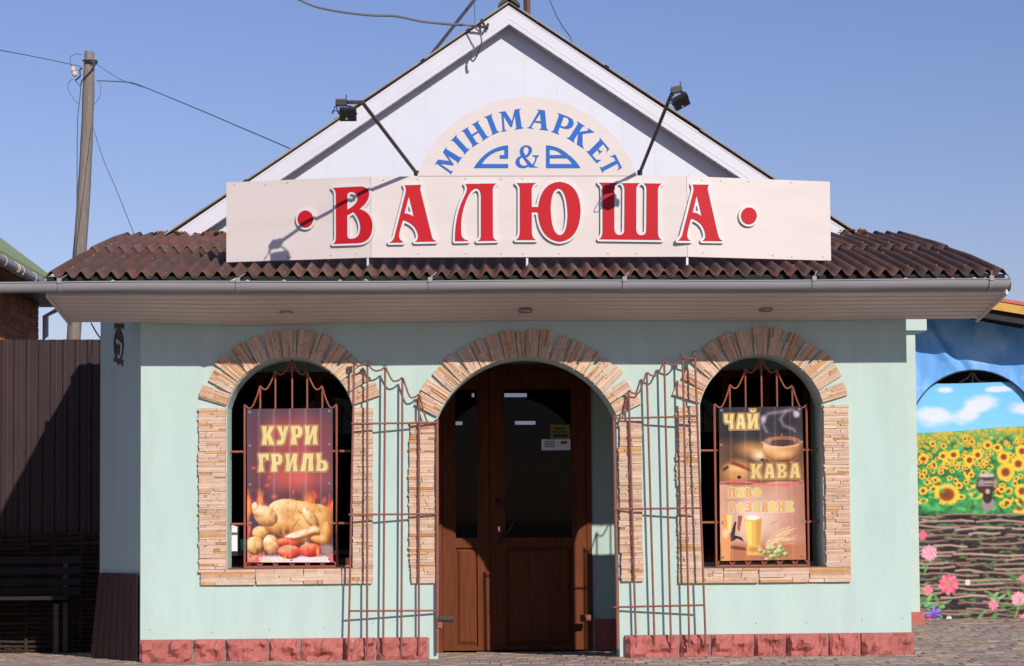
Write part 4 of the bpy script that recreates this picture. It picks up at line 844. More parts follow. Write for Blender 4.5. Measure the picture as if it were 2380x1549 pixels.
for xx_, a_ in ((190,.22),(320,.2),(462,.26),(600,.22),(735,.2)): cv.mix(np.exp(-((X-xx_)/9)**2)*a_, (226,196,200))
cv.im = cv.im*.9+np.array((150,132,132))*.1
printed('poster', cv, corners(c8, (322,1325), (780,1325), (778,500), (318,505), .135), M['print'], 'grilled chicken poster in dark red with yellow lettering КУРИ ГРИЛЬ', 'poster', [(.035,.02),(.96,.02),(.035,.24),(.96,.237),(.035,.495),(.96,.49),(.035,.745),(.97,.74),(.035,.955),(.96,.975),(.52,.98)])
# --- tea, coffee, beer poster
cv = Cv(110, 70, 870, 1425, 209, 373); X, Yy = cv.xx, cv.yy; n1 = cv.noise(200, 200); n2 = cv.noise(60, 60, 4)
cv.im[:] = (38,34,40); cv.mix(np.clip((Yy-330)/80, 0, 1)*(.55+.3*n1), (120,76,48)); cv.ell(420, 450, 200, 90, (214,150,84), .9, .1, .9); cv.ell(470, 500, 90, 70, (246,222,176), .9)
cv.mix(np.clip((Yy-560)/60, 0, 1)*.6, (150,92,52)); cv.ell(270, 640, 150, 130, (206,146,86), .6); cv.ell(250, 610, 120, 40, (232,184,120), .8, .2); cv.line([(220,560),(300,590),(390,630),(470,660)], 20, (140,58,34)); cv.line([(150,620),(180,600)], 18, (80,44,30)); cv.ell(285, 690, 22, 18, (40,26,22), .3); cv.ell(495, 540, 22, 14, (50,32,26), .3)
for c_, pts in (((196,180,196), [(500,215),(540,290),(580,380),(585,420)]), ((196,180,196), [(510,180),(560,130),(680,115),(780,100),(830,140)]), ((190,174,190), [(720,110),(670,180),(700,240),(790,275),(800,310),(790,400)])): cv.line(pts, 34, c_, .3, 1.); cv.line(pts, 16, (190,176,192), .35, 1.)
cv.ell(515, 180, 36, 50, (206,190,206), .7, 0, .8); cv.ell(815, 140, 40, 42, (206,190,206), .6, 0, .85); cv.ell(640, 400, 90, 26, (80,66,70), .5, 0, .8)
cv.poly([(498,378),(520,500),(560,548),(640,570),(760,566),(815,530),(850,440),(860,380)], (196,136,78)); lumps(cv, [(680,440,178,130,0,120,0)], (120,66,36), (204,142,84), (246,214,160), None, .3, .8); cv.mix(np.clip((Yy-560)/6, 0, 1)*np.clip((590-Yy)/30, 0, 1)*np.exp(-((X-680)/150)**2)*.8, (150,92,52)); cv.im[(Yy < 378) & (Yy > 300) & (np.abs(X-680) < 185) & (np.abs(X-680) > 0)] = (50,44,48); cv.ell(680, 380, 182, 50, (150,92,62), .08); cv.ell(680, 392, 140, 32, (70,42,36), .2); cv.ell(690, 490, 130, 60, (232,182,118), .9); cv.line([(500,385),(560,418),(680,432),(800,418),(860,385)], 9, (222,176,130), .9)
cv.ell(560, 385, 40, 60, (200,170,170), 1, 0, .55); cv.ell(790, 370, 20, 60, (200,170,170), 1, 0, .5)
lo = np.clip((Yy-(742+14*np.sin((X-110)/120)))/8, 0, 1); base = np.zeros_like(cv.im); base[:] = (198,142,116); base += ((n1-.5)*40)[..., None]
vv = np.clip(np.exp(-((X-430)/200)**2-((Yy-1060)/190)**2), 0, 1); base = base*(1-vv[..., None])+np.array((232,200,180))*vv[..., None]; vr = np.clip((X-700)/160, 0, 1)*np.clip((1300-Yy)/200, 0, 1)*.7; base = base*(1-vr[..., None])+np.array((150,92,78))*vr[..., None]
vb = np.clip((Yy-1240)/60, 0, 1)*.8; base = base*(1-vb[..., None])+np.array((178,102,66))*vb[..., None]; cv.im = cv.im*(1-lo[..., None])+base*lo[..., None]
cv.line([(110,735),(250,718),(400,740),(560,762),(720,768),(860,728)], 9, (226,92,100))
cv.poly([(318,1040),(486,1040),(468,1300),(478,1380),(345,1380),(350,1290)], (222,176,80)); cv.poly([(330,1080),(390,1080),(390,1290),(356,1290)], (240,206,96)); cv.poly([(430,1060),(480,1050),(462,1290),(430,1290)], (204,150,72)); cv.ell(402, 1050, 86, 26, (250,240,226), .5); cv.ell(410, 1330, 60, 30, (190,130,70), .6)
cv.poly([(120,1010),(220,1020),(205,1300),(195,1425),(122,1425)], (222,150,90)); cv.poly([(170,1020),(220,1020),(205,1180),(180,1180)], (242,212,120)); cv.ell(160, 1180, 40, 60, (236,200,160), .7); cv.poly([(200,1190),(240,1080),(255,1080),(238,1200),(300,1220),(320,1260),(260,1230),(205,1260)], (52,36,38)); cv.poly([(270,1030),(310,1030),(280,1170),(262,1150)], (150,84,70)); cv.poly([(205,1290),(330,1310),(340,1340),(200,1320)], (110,62,44))
for k in range(46):
    x0 = random.uniform(500, 560); y0 = random.uniform(1230, 1330); x1 = random.uniform(640, 800); y1 = random.uniform(1130, 1290); cv.line([(x0, y0), ((x0+x1)/2, (y0+y1)/2-15), (x1, y1)], 4, random.choice(((232,198,156),(214,168,120),(190,134,92))), .8)
cv.line([(555,1115),(620,1080)], 6, (190,140,100))
for k in range(30): cx, cy = random.gauss(605, 52), random.gauss(1358, 24); lumps(cv, [(cx, cy, 24, 22, 0, 20, 0)], (84,90,40), (164,166,92), (222,220,168), None, .2, .8)
text(cv, 'ЧАЙ', ((155,245),(258,352),(366,470)), 128, 265, cream, ol, (204,168,100)); text(cv, 'КАВА', ((390,495),(508,608),(628,720),(738,836)), 574, 706, (224,190,122), ol, (190,150,96))
text(cv, 'ПИВО', ((186,250),(264,326),(338,400),(410,476)), 784, 866, (220,160,84), (228,200,186), None, 2.0, 3, (226,200,92)); text(cv, 'РОЗЛИВНЕ', ((192,250),(262,322),(334,396),(408,468),(482,538),(552,612),(626,694),(706,768)), 912, 1000, (222,164,90), (228,200,186), None, 2.0, 3, (226,200,96))
for xx_, a_ in ((215,.16),(345,.14),(485,.18),(620,.16),(755,.14)): cv.mix(np.exp(-((X-xx_)/9)**2)*a_, (230,210,206))
cv.im = cv.im*.92+np.array((150,136,132))*.08
printed('poster', cv, corners(c9, (303,1318), (762,1310), (740,490), (295,497), .135), M['print'], 'tea, coffee and beer poster with a steaming cup, ЧАЙ КАВА ПИВО РОЗЛИВНЕ', 'poster', [(.03,.02),(.965,.02),(.02,.245),(.965,.235),(.03,.495),(.96,.495),(.03,.75),(.97,.745),(.03,.975),(.96,.975),(.5,.98)])
# --- sunflower mural banner
cv = Cv(2120, 900, 2520, 1464, 250, 352); X, Yy = cv.xx, cv.yy; r6 = lambda x, y: (2140+x/3.368, 740+y/3.368); r7 = lambda x, y: (2140+x/3.722, 1150+y/3.722)
cv.im[:] = (112,190,240); cv.mix(np.clip((Yy-900)/110, 0, 1)*.35, (160,212,244)); cl = cv.noise(70, 40, 4)
for cx, cy, rx, ry in ((2300,953,38,20),(2190,975,45,22),(2270,975,40,18),(2400,965,34,16),(2460,960,50,22),(2220,915,20,8),(2350,916,28,7)):
    d = np.sqrt(((X-cx)/rx)**2+((Yy-cy)/ry)**2); cv.mix(np.clip((1.15-d+(cl-.5)*1.6)*1.6, 0, 1)*.9, (222,222,234))
hz = 1016-(X-2165)*.055; gm = np.clip((Yy-hz)/2, 0, 1); gn = cv.noise(14, 12, 4); gb = np.zeros_like(cv.im); gb[:] = (64,140,72); gb = gb*(1-np.clip((gn-.5)*4, 0, 1)[..., None])+np.array((34,84,52))*np.clip((gn-.5)*4, 0, 1)[..., None]; gl2 = np.clip((.42-gn)*6, 0, 1)[..., None]; gb = gb*(1-gl2)+np.array((84,176,104))*gl2
cv.im = cv.im*(1-gm[..., None])+gb*gm[..., None]; far = np.clip(1-(Yy-hz)/32, 0, 1)*gm; cv.mix(far*np.clip((gn-.3)*4, 0, .95), (222,188,70))
def sunf(cx, cy, r, sq=1., an=0, disc=.45):
    ca, sa = math.cos(an), math.sin(an); dx, dy = X-cx, Yy-cy; u = (dx*ca+dy*sa)/r; v = (-dx*sa+dy*ca)/(r*sq); rr = np.hypot(u, v); th = np.arctan2(v, u); n = 13
    pet = .78+.22*np.abs(np.cos(n*th/1.+cx)); cv.mix(np.clip((pet-rr)/.1, 0, 1), (242,200,58)); cv.mix(np.clip((pet-.1-rr)/.2, 0, 1)*np.clip(np.sin(n*2*th)*.5, 0, .4), (220,150,40)); cv.mix(np.clip((disc+.1-rr)/.1, 0, 1)*.7, (214,128,44)); cv.mix(np.clip((disc-rr)/.12, 0, 1), (134,68,36)); cv.mix(np.clip((disc*.5-rr)/.2, 0, 1)*.6, (90,56,34))
pos = sorted(((random.uniform(2120, 2520), random.random()) for _ in range(420)), key=lambda q: q[1])
for x, t in pos:
    y = 1018-(x-2165)*.055+88*t*t+2; sunf(x, y, 1.7+5.6*t, .85, 0, .42)
for (x, y, r_, sq, an) in ((430,980,26,1,0),(485,1005,28,1,0),(175,1018,28,1,0),(260,1035,28,1,0),(610,1035,42,.9,0),(685,1055,42,.9,0),(340,1105,52,.9,0),(255,1115,42,.9,0),(100,1140,48,1,0),(530,1110,46,1,0),(735,1130,56,1,0),(880,1085,56,1,0),(465,1150,52,1,0),(285,1185,40,1,0),(185,1185,44,.6,1.4),(850,1185,66,1,0),(455,1245,66,.65,1.5),(750,1250,78,1,0),(180,1330,72,.75,-.6),(285,1420,112,.85,0),(520,1400,70,1,0),(700,1410,56,.8,.4),(880,1400,66,1,.3),(860,1520,84,.9,0),(1010,1300,80,1,0),(1120,1420,90,1,0),(1000,1130,56,1,0),(1150,1200,70,1,0)): sunf(*r6(x, y), r_/3.368, sq, an, .56 if r_ > 100 else .46)
for k in range(120):
    x = random.uniform(2125, 2520); y = 1078+110*random.random(); r_ = 5+9*(y-1070)/120*random.uniform(.7, 1.1)
    if math.dist((x, y), (2321, 1170)) > 34 and math.dist((x, y), (2225, 1162)) > 30:
        cv.ell(x+r_*.6, y+r_*.9, r_*1.1, r_*.7, random.choice(((58,150,82),(84,178,104),(36,96,56))), .4, random.uniform(-.6, .6), .85); sunf(x, y, r_, random.uniform(.7, 1), random.uniform(-.6, .6), .44)
for (x, y, r_, sq, an) in ((285,1420,112,.85,0),(750,1250,78,1,0),(850,1185,66,1,0),(340,1105,52,.9,0),(880,1400,66,1,.3)): sunf(*r6(x, y), r_/3.368, sq, an, .56 if r_ > 100 else .46)
for k in range(46):
    x, y = random.uniform(2150, 2520), random.uniform(1150, 1205); cv.ell(x, y, random.uniform(5, 10), random.uniform(4, 7), random.choice(((60,160,90),(90,186,110),(40,120,66))), .4, random.uniform(-1, 1), .8)
# jug
for cx, cy, rx, ry, c in ((612,1500,58,60,(150,132,130)),(610,1440,40,60,(60,40,38)),(600,1350,90,78,(70,46,44)),(600,1290,76,40,(120,104,102)),(600,1272,66,16,(196,186,188)),(600,1300,74,10,(70,48,46)),(600,1330,90,9,(170,150,146)),(600,1352,92,8,(150,126,120)),(610,1400,20,22,(180,166,160)),(560,1330,24,30,(150,130,130)),(670,1340,18,40,(170,130,100))): cv.ell(*r6(cx, cy), rx/3.368, ry/3.368, c, .15)
wm = np.clip((Yy-(1207+(X-2165)*.02))/2, 0, 1); tw = np.zeros_like(cv.im); tw[:] = (44,34,38); wn = cv.noise(40, 8, 4); tw = tw+((wn-.5)*50)[..., None]; gq = np.clip((cv.noise(16, 6, 4)-.56)*8, 0, .8)[..., None]; tw = tw*(1-gq)+np.array((92,132,74))*gq; cv.im = cv.im*(1-wm[..., None])+tw*wm[..., None]
y = 1211
while y < 1464:
    x = 2115
    while x < 2520:
        ln = random.uniform(60, 170); yy_ = y+random.uniform(-3, 3); sl_ = random.uniform(-.04, .06); cc = random.choice(((176,140,126),(150,116,104),(190,156,142),(128,92,82)))
        pts = [(x+ln*q, yy_+sl_*ln*q+2*math.sin(q*6+x)) for q in (0, .25, .5, .75, 1)]; cv.line(pts, 3.4, cc, .9, .6); cv.line([(a_, b_-1.0) for a_, b_ in pts], 1.3, (206,174,160), .6, 1); x += ln+random.uniform(-14, 34)
    y += 11.5
def dahlia(cx, cy, r_, c, c2_, petals=10):
    for ring_ in (1, .62, .3):
        for k in range(petals): a_ = 2*math.pi*k/petals+ring_; cv.ell(cx+r_*ring_*.72*math.cos(a_), cy+r_*ring_*.72*math.sin(a_), r_*.36, r_*.26, c if (k+int(ring_*3)) % 2 else c2_, .4, a_)
for k in range(38):
    x, y = random.choice((random.uniform(2150, 2215), random.uniform(2330, 2510))), random.uniform(1370, 1462); cv.ell(x, y, random.uniform(7, 15), random.uniform(2.5, 6), random.choice(((98,170,96),(70,136,70),(130,196,122),(92,150,80))), .3, random.uniform(-1.3, 1.3), .9)
dahlia(*r7(330, 830), 25, (224,92,116), (236,130,150)); cv.ell(*r7(330, 825), 5, 4, (120,170,90)); dahlia(*r7(165, 555), 19, (226,142,160), (236,176,190), 12); dahlia(*r7(105, 400), 12, (226,92,116), (232,120,140), 8); dahlia(*r7(150, 880), 13, (230,110,130), (236,150,160), 8)
dahlia(*r7(945, 960), 18, (230,140,160), (240,180,190), 12); dahlia(*r7(725, 1012), 13, (226,112,136), (236,150,166), 8); dahlia(*r7(980, 1140), 14, (228,110,140), (236,150,170), 8); dahlia(*r7(985, 780), 10, (226,100,120), (236,140,150), 8)
for k in range(26): a_ = random.uniform(0, 6.28); p = r7(195, 1082); cv.line([p, (p[0]+18*math.cos(a_), p[1]+16*math.sin(a_))], 2, random.choice(((128,92,196),(160,128,222),(104,72,170))), 1)
cv.ell(*r7(165, 1142), 9, 6, (206,52,60)); 
for p in ((500,815),(335,1130),(245,1152),(365,1160)):
    for k in range(9): a_ = k*.7; q = r7(*p); cv.ell(q[0]+4.5*math.cos(a_), q[1]+4.5*math.sin(a_), 3, 2, (236,236,240), .4, a_)
    cv.ell(*r7(*p), 2.5, 2.5, (214,176,80))
for pts in ([(240,1060),(290,1000),(350,970)],[(650,890),(720,920),(750,980)],[(590,1140),(630,1080),(665,1060)],[(420,1160),(520,1130),(590,1160)],[(900,1160),(940,1050),(960,960)],[(120,740),(150,650),(180,640)],[(130,700),(100,640)]): cv.line([r7(*p) for p in pts], 2.6, (112,168,96), .95)
b_ = cv.im; b_ = (b_*4+np.roll(b_, 1, 0)+np.roll(b_, -1, 0)+np.roll(b_, 1, 1)+np.roll(b_, -1, 1))/8; cv.im = b_*.97+4
YM = 4.8
def mfn(u, v):
    x, y = (2120+400*u)/1.011, (900+564*v)/1.011; p = U(x, y, YM); q = .012*noise1(u*5, v*4, 5)
    return (p.x, YM+q, max(p.z, gz(p.x, YM)+.004)-.01*math.sin(u*7)*(1-v))
printed('printed_banner', cv, mfn, M['print'], 'printed banner of a sunflower field behind a wattle fence with a clay jug', 'banner')
# ------------------------------------------------------------------ pavilion on the right with blue tarpaulin
pvl = thing('market_pavilion', (6.5, 5, 0), 'covered market pavilion with yellow roof edge standing right of the shop', 'pavilion')
cP = crop(5.957, 2130, 700)
pe = [U(*cP(1150, 130), 4.06), U(*cP(1644, 222), 4.06)]; zs_ = (pe[1].z-pe[0].z)/(pe[1].x-pe[0].x); rx0, rx1 = 4.75, 8.6; ze = lambda x: pe[0].z+zs_*(x-pe[0].x) if x < 6.6 else pe[1].z
for (x0, x1) in ((rx0, 6.6), (6.6, rx1)):
    a0, a1 = ze(x0), ze(x1)
    MB().hexa([(x0,4.06,a0-.05),(x1,4.06,a1-.05),(x1,4.06,a1+.05),(x0,4.06,a0+.05)], [(x0,8.5,a0-.05),(x1,8.5,a1-.05),(x1,8.5,a1+.05),(x0,8.5,a0+.05)]).obj('roof_deck', M['woodb'], pvl)
    MB().hexa([(x0,4.035,a0-.05),(x1,4.035,a1-.05),(x1,4.035,a1+.05),(x0,4.035,a0+.05)], [(x0,4.058,a0-.05),(x1,4.058,a1-.05),(x1,4.058,a1+.05),(x0,4.058,a0+.05)]).obj('fascia_board', M['yellow'], pvl)
    MB().hexa([(x0,4.02,a0+.052),(x1,4.02,a1+.052),(x1,4.02,a1+.09),(x0,4.02,a0+.09)], [(x0,8.5,a0+.052),(x1,8.5,a1+.052),(x1,8.5,a1+.09),(x0,8.5,a0+.09)]).obj('roof_sheet', M['redtile'], pvl)
    MB().hexa([(x0,4.1,a0-.15),(x1,4.1,a1-.15),(x1,4.1,a1-.052),(x0,4.1,a0-.052)], [(x0,4.16,a0-.15),(x1,4.16,a1-.15),(x1,4.16,a1-.052),(x0,4.16,a0-.052)]).obj('eave_beam', M['woodb'], pvl)
MB().box((rx0,8.3,-.3),(rx1,8.45,3.3)).box((rx0,4.9,-.3),(rx0+.12,8.29,3.3)).obj('pavilion_wall', M['room'], pvl)
MB().box((8.4,4.8,-.1),(8.55,4.95,3.3)).obj('pavilion_post', M['doorw'], pvl)
YT = 4.74; cxp = U(*cP(940, 1015), YT); pl_ = U(*cP(205, 1390), YT); hh = cxp.x-pl_.x; rr_ = cxp.z-pl_.z; RR = (hh*hh+rr_*rr_)/(2*rr_)
def tfn(u, v):
    x = 4.85+(8.3-4.85)*u; dx = x-cxp.x; zb = cxp.z-RR+math.sqrt(max(0, RR*RR-dx*dx)) if abs(dx) < RR*.9 else cxp.z-RR*.55; zt = ze(x)-.06
    z = zb+(zt-zb)*v; fold = .05*math.exp(-((x-5.62+.42*(v-.5))/.06)**2)*math.sin(math.pi*min(1, v*1.1))-.03*math.exp(-((x-5.72+.42*(v-.5))/.05)**2)+.018*noise1(x*5, v*1.5, 2)+.012*noise1(x*12, v*2, 4)
    return (x, YT-fold*1.0, z)
tp = MB(); tp.grid(150, 24, tfn); o = tp.obj('tarpaulin', M['tarp'], smooth=True, fixn=False); tag(o, 'blue tarpaulin with an arched cut-out hung under the pavilion roof', 'tarpaulin')
ed = MB().tube([Vector(tfn(i/150, 0))+Vector((0,-.004,0)) for i in range(0, 151, 2)], .008, 6).obj('arch_gap_shade', M['black'], o)  # black tube along the cut-out draws the shade of the arched gap
gq = thing('arch_grille', tuple(U(*cP(930, 1245), 5.2)), 'small pale iron grille inside the arch of the blue tarpaulin', 'grille')
pp = lambda x, y: U(*cP(x, y), 5.2)
for pts in ([(742,1400),(742,1185)], [(925,1400),(925,1045)], [(1128,1400),(1128,1175)]): MB().tube([pp(*p) for p in pts], .012, 6).obj('bar', M['grille'], gq)
for pts in ([(742,1190),(800,1160),(870,1110),(905,1050)], [(945,1050),(980,1130),(1040,1175),(1128,1175)]): MB().tube(spline([pp(*p) for p in pts], 5), .012, 6).obj('scroll', M['grille'], gq)
# pillar between shop and pavilion
pil = thing('gate_pillar', (4.97, 4.1, 0), 'pale mint square pillar with flat cap and red plinth beside the sunflower banner', 'pillar')
MB().box((4.78,4.0,.1),(5.135,4.36,3.26)).obj('shaft', M['pillar'], pil); MB().box((4.70,3.92,3.262),(5.245,4.44,3.385)).obj('cap', M['pillar'], pil)
MB().box((4.74,3.965,-.05),(5.175,4.4,.135)).obj('plinth', M['plinth'], pil)
# ------------------------------------------------------------------ left: fence, wattle, bench
YFN = 4.6; ZFN = U(120, 790, YFN).z
fen = thing('metal_fence', (-4.3, YFN, -.26), 'tall dark brown profiled metal fence left of the shop', 'fence')
def rib(x):
    t = (x/.137) % 1; return 0 if t < .52 else (.022*(t-.52)/.08 if t < .6 else (.022 if t < .86 else .022*(1-(t-.86)/.14)))
for (xa, xb) in ((-5.29, -4.245), (-4.27, -3.20)):
    mb = MB(); xs_ = [xa+(xb-xa)*i/120 for i in range(121)]
    for x in xs_:
        for z in (-.3, ZFN): mb.v.append((x, YFN-rib(x)-(.002 if xa < -5 else 0), z)); mb.c.append((1,1,1))
    for i in range(120): mb.f.append((2*i, 2*i+2, 2*i+3, 2*i+1))
    mb.obj('fence_sheet', M['brown'], fen, fixn=False)
for z in (.6, 2.5): MB().box((-5.28,YFN+.003,z),(-3.22,YFN+.04,z+.04)).obj('fence_rail', M['arm'], fen)
for x in (-5.2, -4.2): MB().box((x,YFN+.042,-.3),(x+.06,YFN+.1,ZFN-.03)).obj('fence_post', M['arm'], fen)
YW = 4.42
wat = thing('wattle_fence', (-4.3, YW, -.25), 'low wattle fence woven of dark twigs in front of the metal fence', 'fence'); zt0 = U(100, 1243, YW).z
for k in range(26):
    z = -.23+k*(zt0+.23)/25; mb = MB(); ph = k % 2*math.pi; pts = [Vector((x, YW+.022*math.sin((x/.3)*math.pi+ph)+random.uniform(-.004, .004), z+.012*noise1(x*2, k, 1)+(.02*(x+4.4) if k > 22 else 0))) for x in [-5.27+i*.1 for i in range(20)]]
    mb.tube(pts, random.uniform(.014, .022), 6).obj('twig', M['twig'], wat)
for x in (-5.1, -4.8, -4.5, -4.2, -3.9, -3.6): MB().tube([(x,YW,-.3),(x+.01,YW,zt0+.03)], .02, 7).obj('stake', M['twig'], wat)
ben = thing('park_bench', (-4.5, 3.9, -.23), 'dark slatted wooden bench standing in shade before the wattle fence', 'bench'); cb = crop(4.4775, 0, 1220)
YB = 4.05; xe = U(*cb(855, 600), YB).x
for (ya, yb) in ((400, 470), (512, 585), (628, 695), (722, 790)):
    za, zb = U(*cb(300, yb), YB).z, U(*cb(300, ya), YB).z; MB().box((-5.26, YB-.015, za), (xe, YB+.015, zb)).obj('back_slat', M['woodb'], ben)
zs0 = U(*cb(300, 835), YB-.4).z
for k in range(4): MB().box((-5.26, YB-.45+.105*k, zs0-.015), (xe-.05, YB-.36+.105*k, zs0+.02)).obj('seat_slat', M['woodb'], ben)
for x in (xe-.2, -5.2): MB().box((x,YB-.42,-.26),(x+.05,YB-.37,zs0-.016)).box((x,YB+.016,-.26),(x+.05,YB+.06,U(*cb(300,400),YB).z)).box((x,YB-.42,zs0-.06),(x+.05,YB+.015,zs0-.017)).obj('bench_leg', M['arm'], ben)
# ------------------------------------------------------------------ brick neighbour
nb = thing('brick_house', (-6, 4, 0), 'orange brick house with green roof behind the metal fence', 'house'); XW = -5.3
MB().box((XW-3.5, 3.45, 2.55), (XW-.008, 7.0, 4.02)).obj('wall_core', M['mortar'], nb); MB().box((XW-3.5, 1.2, -.4), (XW, 7.0, 2.548)).box((XW-3.5, 1.2, 2.55), (XW, 3.448, 4.02)).obj('wall', M['mortar'], nb)
bh, bl_ = .077, .26; r = 0; z = 2.6
while z < 3.99:
    y = 3.5+(r % 2)*bl_/2
    while y < 7.0-.1:
        y1 = min(y+bl_-.012, 7.0); MB().box((XW-.03, y, z), (XW+random.uniform(-.002, .003), y1, z+bh-.013)).obj('brick', M['brick'], nb); y += bl_
    z += bh; r += 1
XG = -4.9; zg_ = 4.04
MB().hexa([(XG,1.0,zg_+.02),(XG-3.6,1.0,zg_+.02+2.75),(XG-3.6,1.0,zg_+.1+2.75),(XG,1.0,zg_+.1)], [(XG,7.2,zg_+.02),(XG-3.6,7.2,zg_+2.77),(XG-3.6,7.2,zg_+2.85),(XG,7.2,zg_+.1)]).obj('roof', M['green'], nb)
MB().hexa([(XG+.002,7.21,zg_-.05),(XG-3.6,7.21,zg_-.05+2.75),(XG-3.6,7.21,zg_+2.82),(XG+.002,7.21,zg_+.09)], [(XG+.002,7.24,zg_-.05),(XG-3.6,7.24,zg_-.05+2.75),(XG-3.6,7.24,zg_+2.82),(XG+.002,7.24,zg_+.09)]).obj('barge_board', M['doorw'], nb)
MB().box((XW-.02,1.0,zg_-.09),(XG-.02,7.15,zg_-.06)).obj('eave_soffit', M['arm'], nb)
gn_ = MB().tube([(XG+.02, 1.0, zg_-.02), (XG+.02, 7.1, zg_-.02)], .06, 12).obj('gutter', M['gutter'], nb)
for y in (3.6, 4.1, 4.16, 4.34, 4.9, 5.5): MB().tube([(XG+.02,y,zg_-.02),(XG+.02,y+.012,zg_-.02)], .066, 12).obj('gutter_clip', M['porc'], gn_)
p = U(106, 735, 6.95); MB().tube([(XG+.0,6.8,zg_-.1),(XG-.02,6.88,p.z+.13),(p.x,6.95,p.z),(p.x,6.95,-.4)], .038, 10).obj('downpipe', M['signw'], nb)
# ------------------------------------------------------------------ utility pole and wires
YP = 8.0; pt_, pb_ = U(208, 121, YP), U(184, 600, YP); dd = (pb_-pt_)/(pt_.z-pb_.z)
pole = thing('utility_pole', (pb_.x-.02, YP, -.45), 'weathered wooden utility pole rising behind the porch roof', 'pole')
n = 26; pts = []; rs = []
for i in range(n+1):
    t = i/n; z = pt_.z+(-.45-pt_.z)*t; x = pt_.x+dd.x*(pt_.z-z)+.02*math.sin(t*9); pts.append((x, YP+.01*math.sin(t*7), z)); rs.append((.074+.04*t)*random.uniform(.95, 1.05) if i else .066)
MB().tube(pts, rs, 12).obj('post', M['pole'], pole, smooth=True)
cQ = crop(6.4545, 130, 90); q_ = lambda x, y, d=-.09: U(*cQ(x, y), YP+d)
MB().tube([q_(420,340), q_(520,335,-.1), q_(630,345), q_(635,375,0), q_(420,345,.08), q_(420,340)], .012, 6).tube([q_(630,375), q_(520,520,-.1), q_(400,650), q_(385,720)], .009, 6).tube([q_(420,350), q_(520,355,-.1), q_(620,390)], .008, 6).obj('wire_tie', M['black'], pole)
MB().tube(spline([q_(410,450), q_(370,490), q_(380,570), q_(330,620), q_(300,640)], 5), .011, 6).obj('hook', M['black'], pole)
ins = MB().tube([q_(262,440), q_(270,480), q_(285,500), q_(285,510), q_(295,545), q_(305,575)], [.03,.036,.045,.03,.04,.03], 10).obj('insulator', M['porc'], pole)
def wire(pts, r_, label, name='power_cable', m='cabled', sm=5):
    o = MB().tube(spline(pts, sm), r_, 6).obj(name, M[m]); return tag(o, label, 'cable')
wire([U(-40,110,6.5), U(0,117,7.2), U(100,136,7.7), U(188,155,7.93)], 0.007, 'thin cable running from the left edge to the wooden pole')
wire([U(228,188,7.95), U(300,192,7.6), U(335,203,7.0), U(450,250,5.5), U(560,297,4.2), U(665,342,3.0), U(700,360,2.8)], 0.0065, 'sagging cable from the wooden pole down to the gable roof')
wire([U(225,150,7.95), U(280,185,7.7), U(333,203,7.05)], .004, 'hair-thin wire joining the sagging cable near the pole')
wire([U(214,290,7.9), U(240,370,6.5), U(270,440,5), U(312,546,2.6)], 0.0045, 'thin wire running steeply from the pole to the porch roof')
wire([q_(300,640), q_(360,710), q_(385,780), q_(350,1100,-.11), q_(335,1400,-.12), U(178,500,YP-.13), U(172,598,YP-.13)], .007, 'black wire hanging down the left side of the wooden pole')
wire([q_(400,250), q_(300,245), q_(230,290), q_(230,400), q_(262,440)], .004, 'small wire loop above the insulator on the pole', 'wire_loop'); wire([q_(270,615), q_(200,680), q_(200,780), q_(260,900), q_(350,1000)], .004, 'wire loop below the insulator left of the pole', 'wire_loop'); wire([q_(620,640), q_(670,680), q_(692,780), q_(670,900), q_(590,1005)], .004, 'wire loop curving out right of the pole', 'wire_loop')
cG = crop(7.0, 1010, 0); gp = lambda x, y, d=YF-.08: U(*cG(x, y), d)
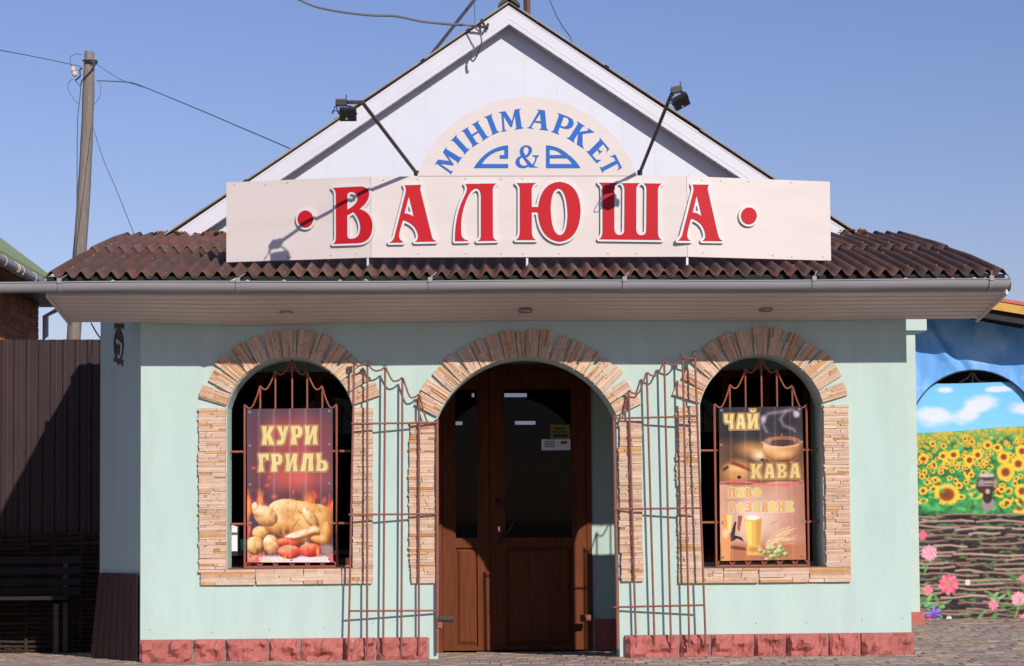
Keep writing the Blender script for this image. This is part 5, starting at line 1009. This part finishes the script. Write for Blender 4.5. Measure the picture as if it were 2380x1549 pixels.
wire([U(560,-70,3.6), U(700,2,3.1), U(760,22,2.95), U(850,35,2.75), U(920,38,2.6), U(980,50,2.45), U(1060,58,2.3), gp(560,410), gp(700,425)], .013, 'thick grey cable slung from the top edge to the gable fascia', 'power_cable', 'cable')
wire([gp(640,425), gp(760,470,YF-.14), gp(830,580,YF-.16), gp(850,700,YF-.16), gp(800,850,YF-.1), gp(770,930,YF-.02), gp(710,1010,YF+.02), gp(665,960,YF+.06), gp(690,900,YF+.1)], .008, 'dark cable loop drooping from the hook on the gable fascia', 'drop_cable')
hk = MB().tube([gp(850,330,YF-.03), gp(885,400), gp(925,450), gp(960,400,YF-.04)], .014, 6).tube([gp(700,430), gp(820,440), gp(930,460)], .012, 6).tube([gp(955,400,YF-.03), gp(940,490,YF-.03)], .012, 6).obj('cable_hook', M['arm']); tag(hk, 'dark iron cable hook screwed to the left gable fascia', 'hook')
wire([U(1270,-20,4.2), U(1290,30,3.8), U(1310,66,3.3), U(1326,88,2.9), U(1334,125,2.8)], .006, 'thin black wire dropping behind the right roof slope')
wire([U(212,752,3.5), U(225,775,2.9), U(238,792,2.2)], .008, 'short dark cable under the soffit by the splayed wall')
# ------------------------------------------------------------------ things inside the porch
tb = thing('porch_table', (-1.5, .6, 0), 'dark table inside the porch seen through the left window', 'table')
zt = U(*c8(250, 1265), .38).z; MB().box((-2.5,.32,zt-.04),(-.85,.85,zt)).obj('table_top', M['woodb'], tb)
for x in (-2.45, -.95): MB().box((x,.36,-.09),(x+.05,.8,zt-.041)).obj('leg', M['arm'], tb)
a, b = U(*c8(224, 1258), .38), U(*c8(272, 1132), .38); tag(MB().box((a.x,.33,zt+.001),(b.x,.46,b.z)).box((a.x+.01,.34,b.z+.001),(b.x-.03,.45,b.z+.02)).obj('white_box', M['whitebox']), 'white box standing on the porch table at the left window edge', 'box')
a, b = U(*c8(283, 1262), .45), U(*c8(345, 1200), .45); tag(MB().tube([((a.x+b.x)/2,.45,zt+.001),((a.x+b.x)/2,.45,b.z-.02),((a.x+b.x)/2,.45,b.z)], [.055,.06,.052], 16).obj('teal_tub', M['teal'], smooth=False), 'teal plastic tub on the porch table beside the chicken poster', 'tub')
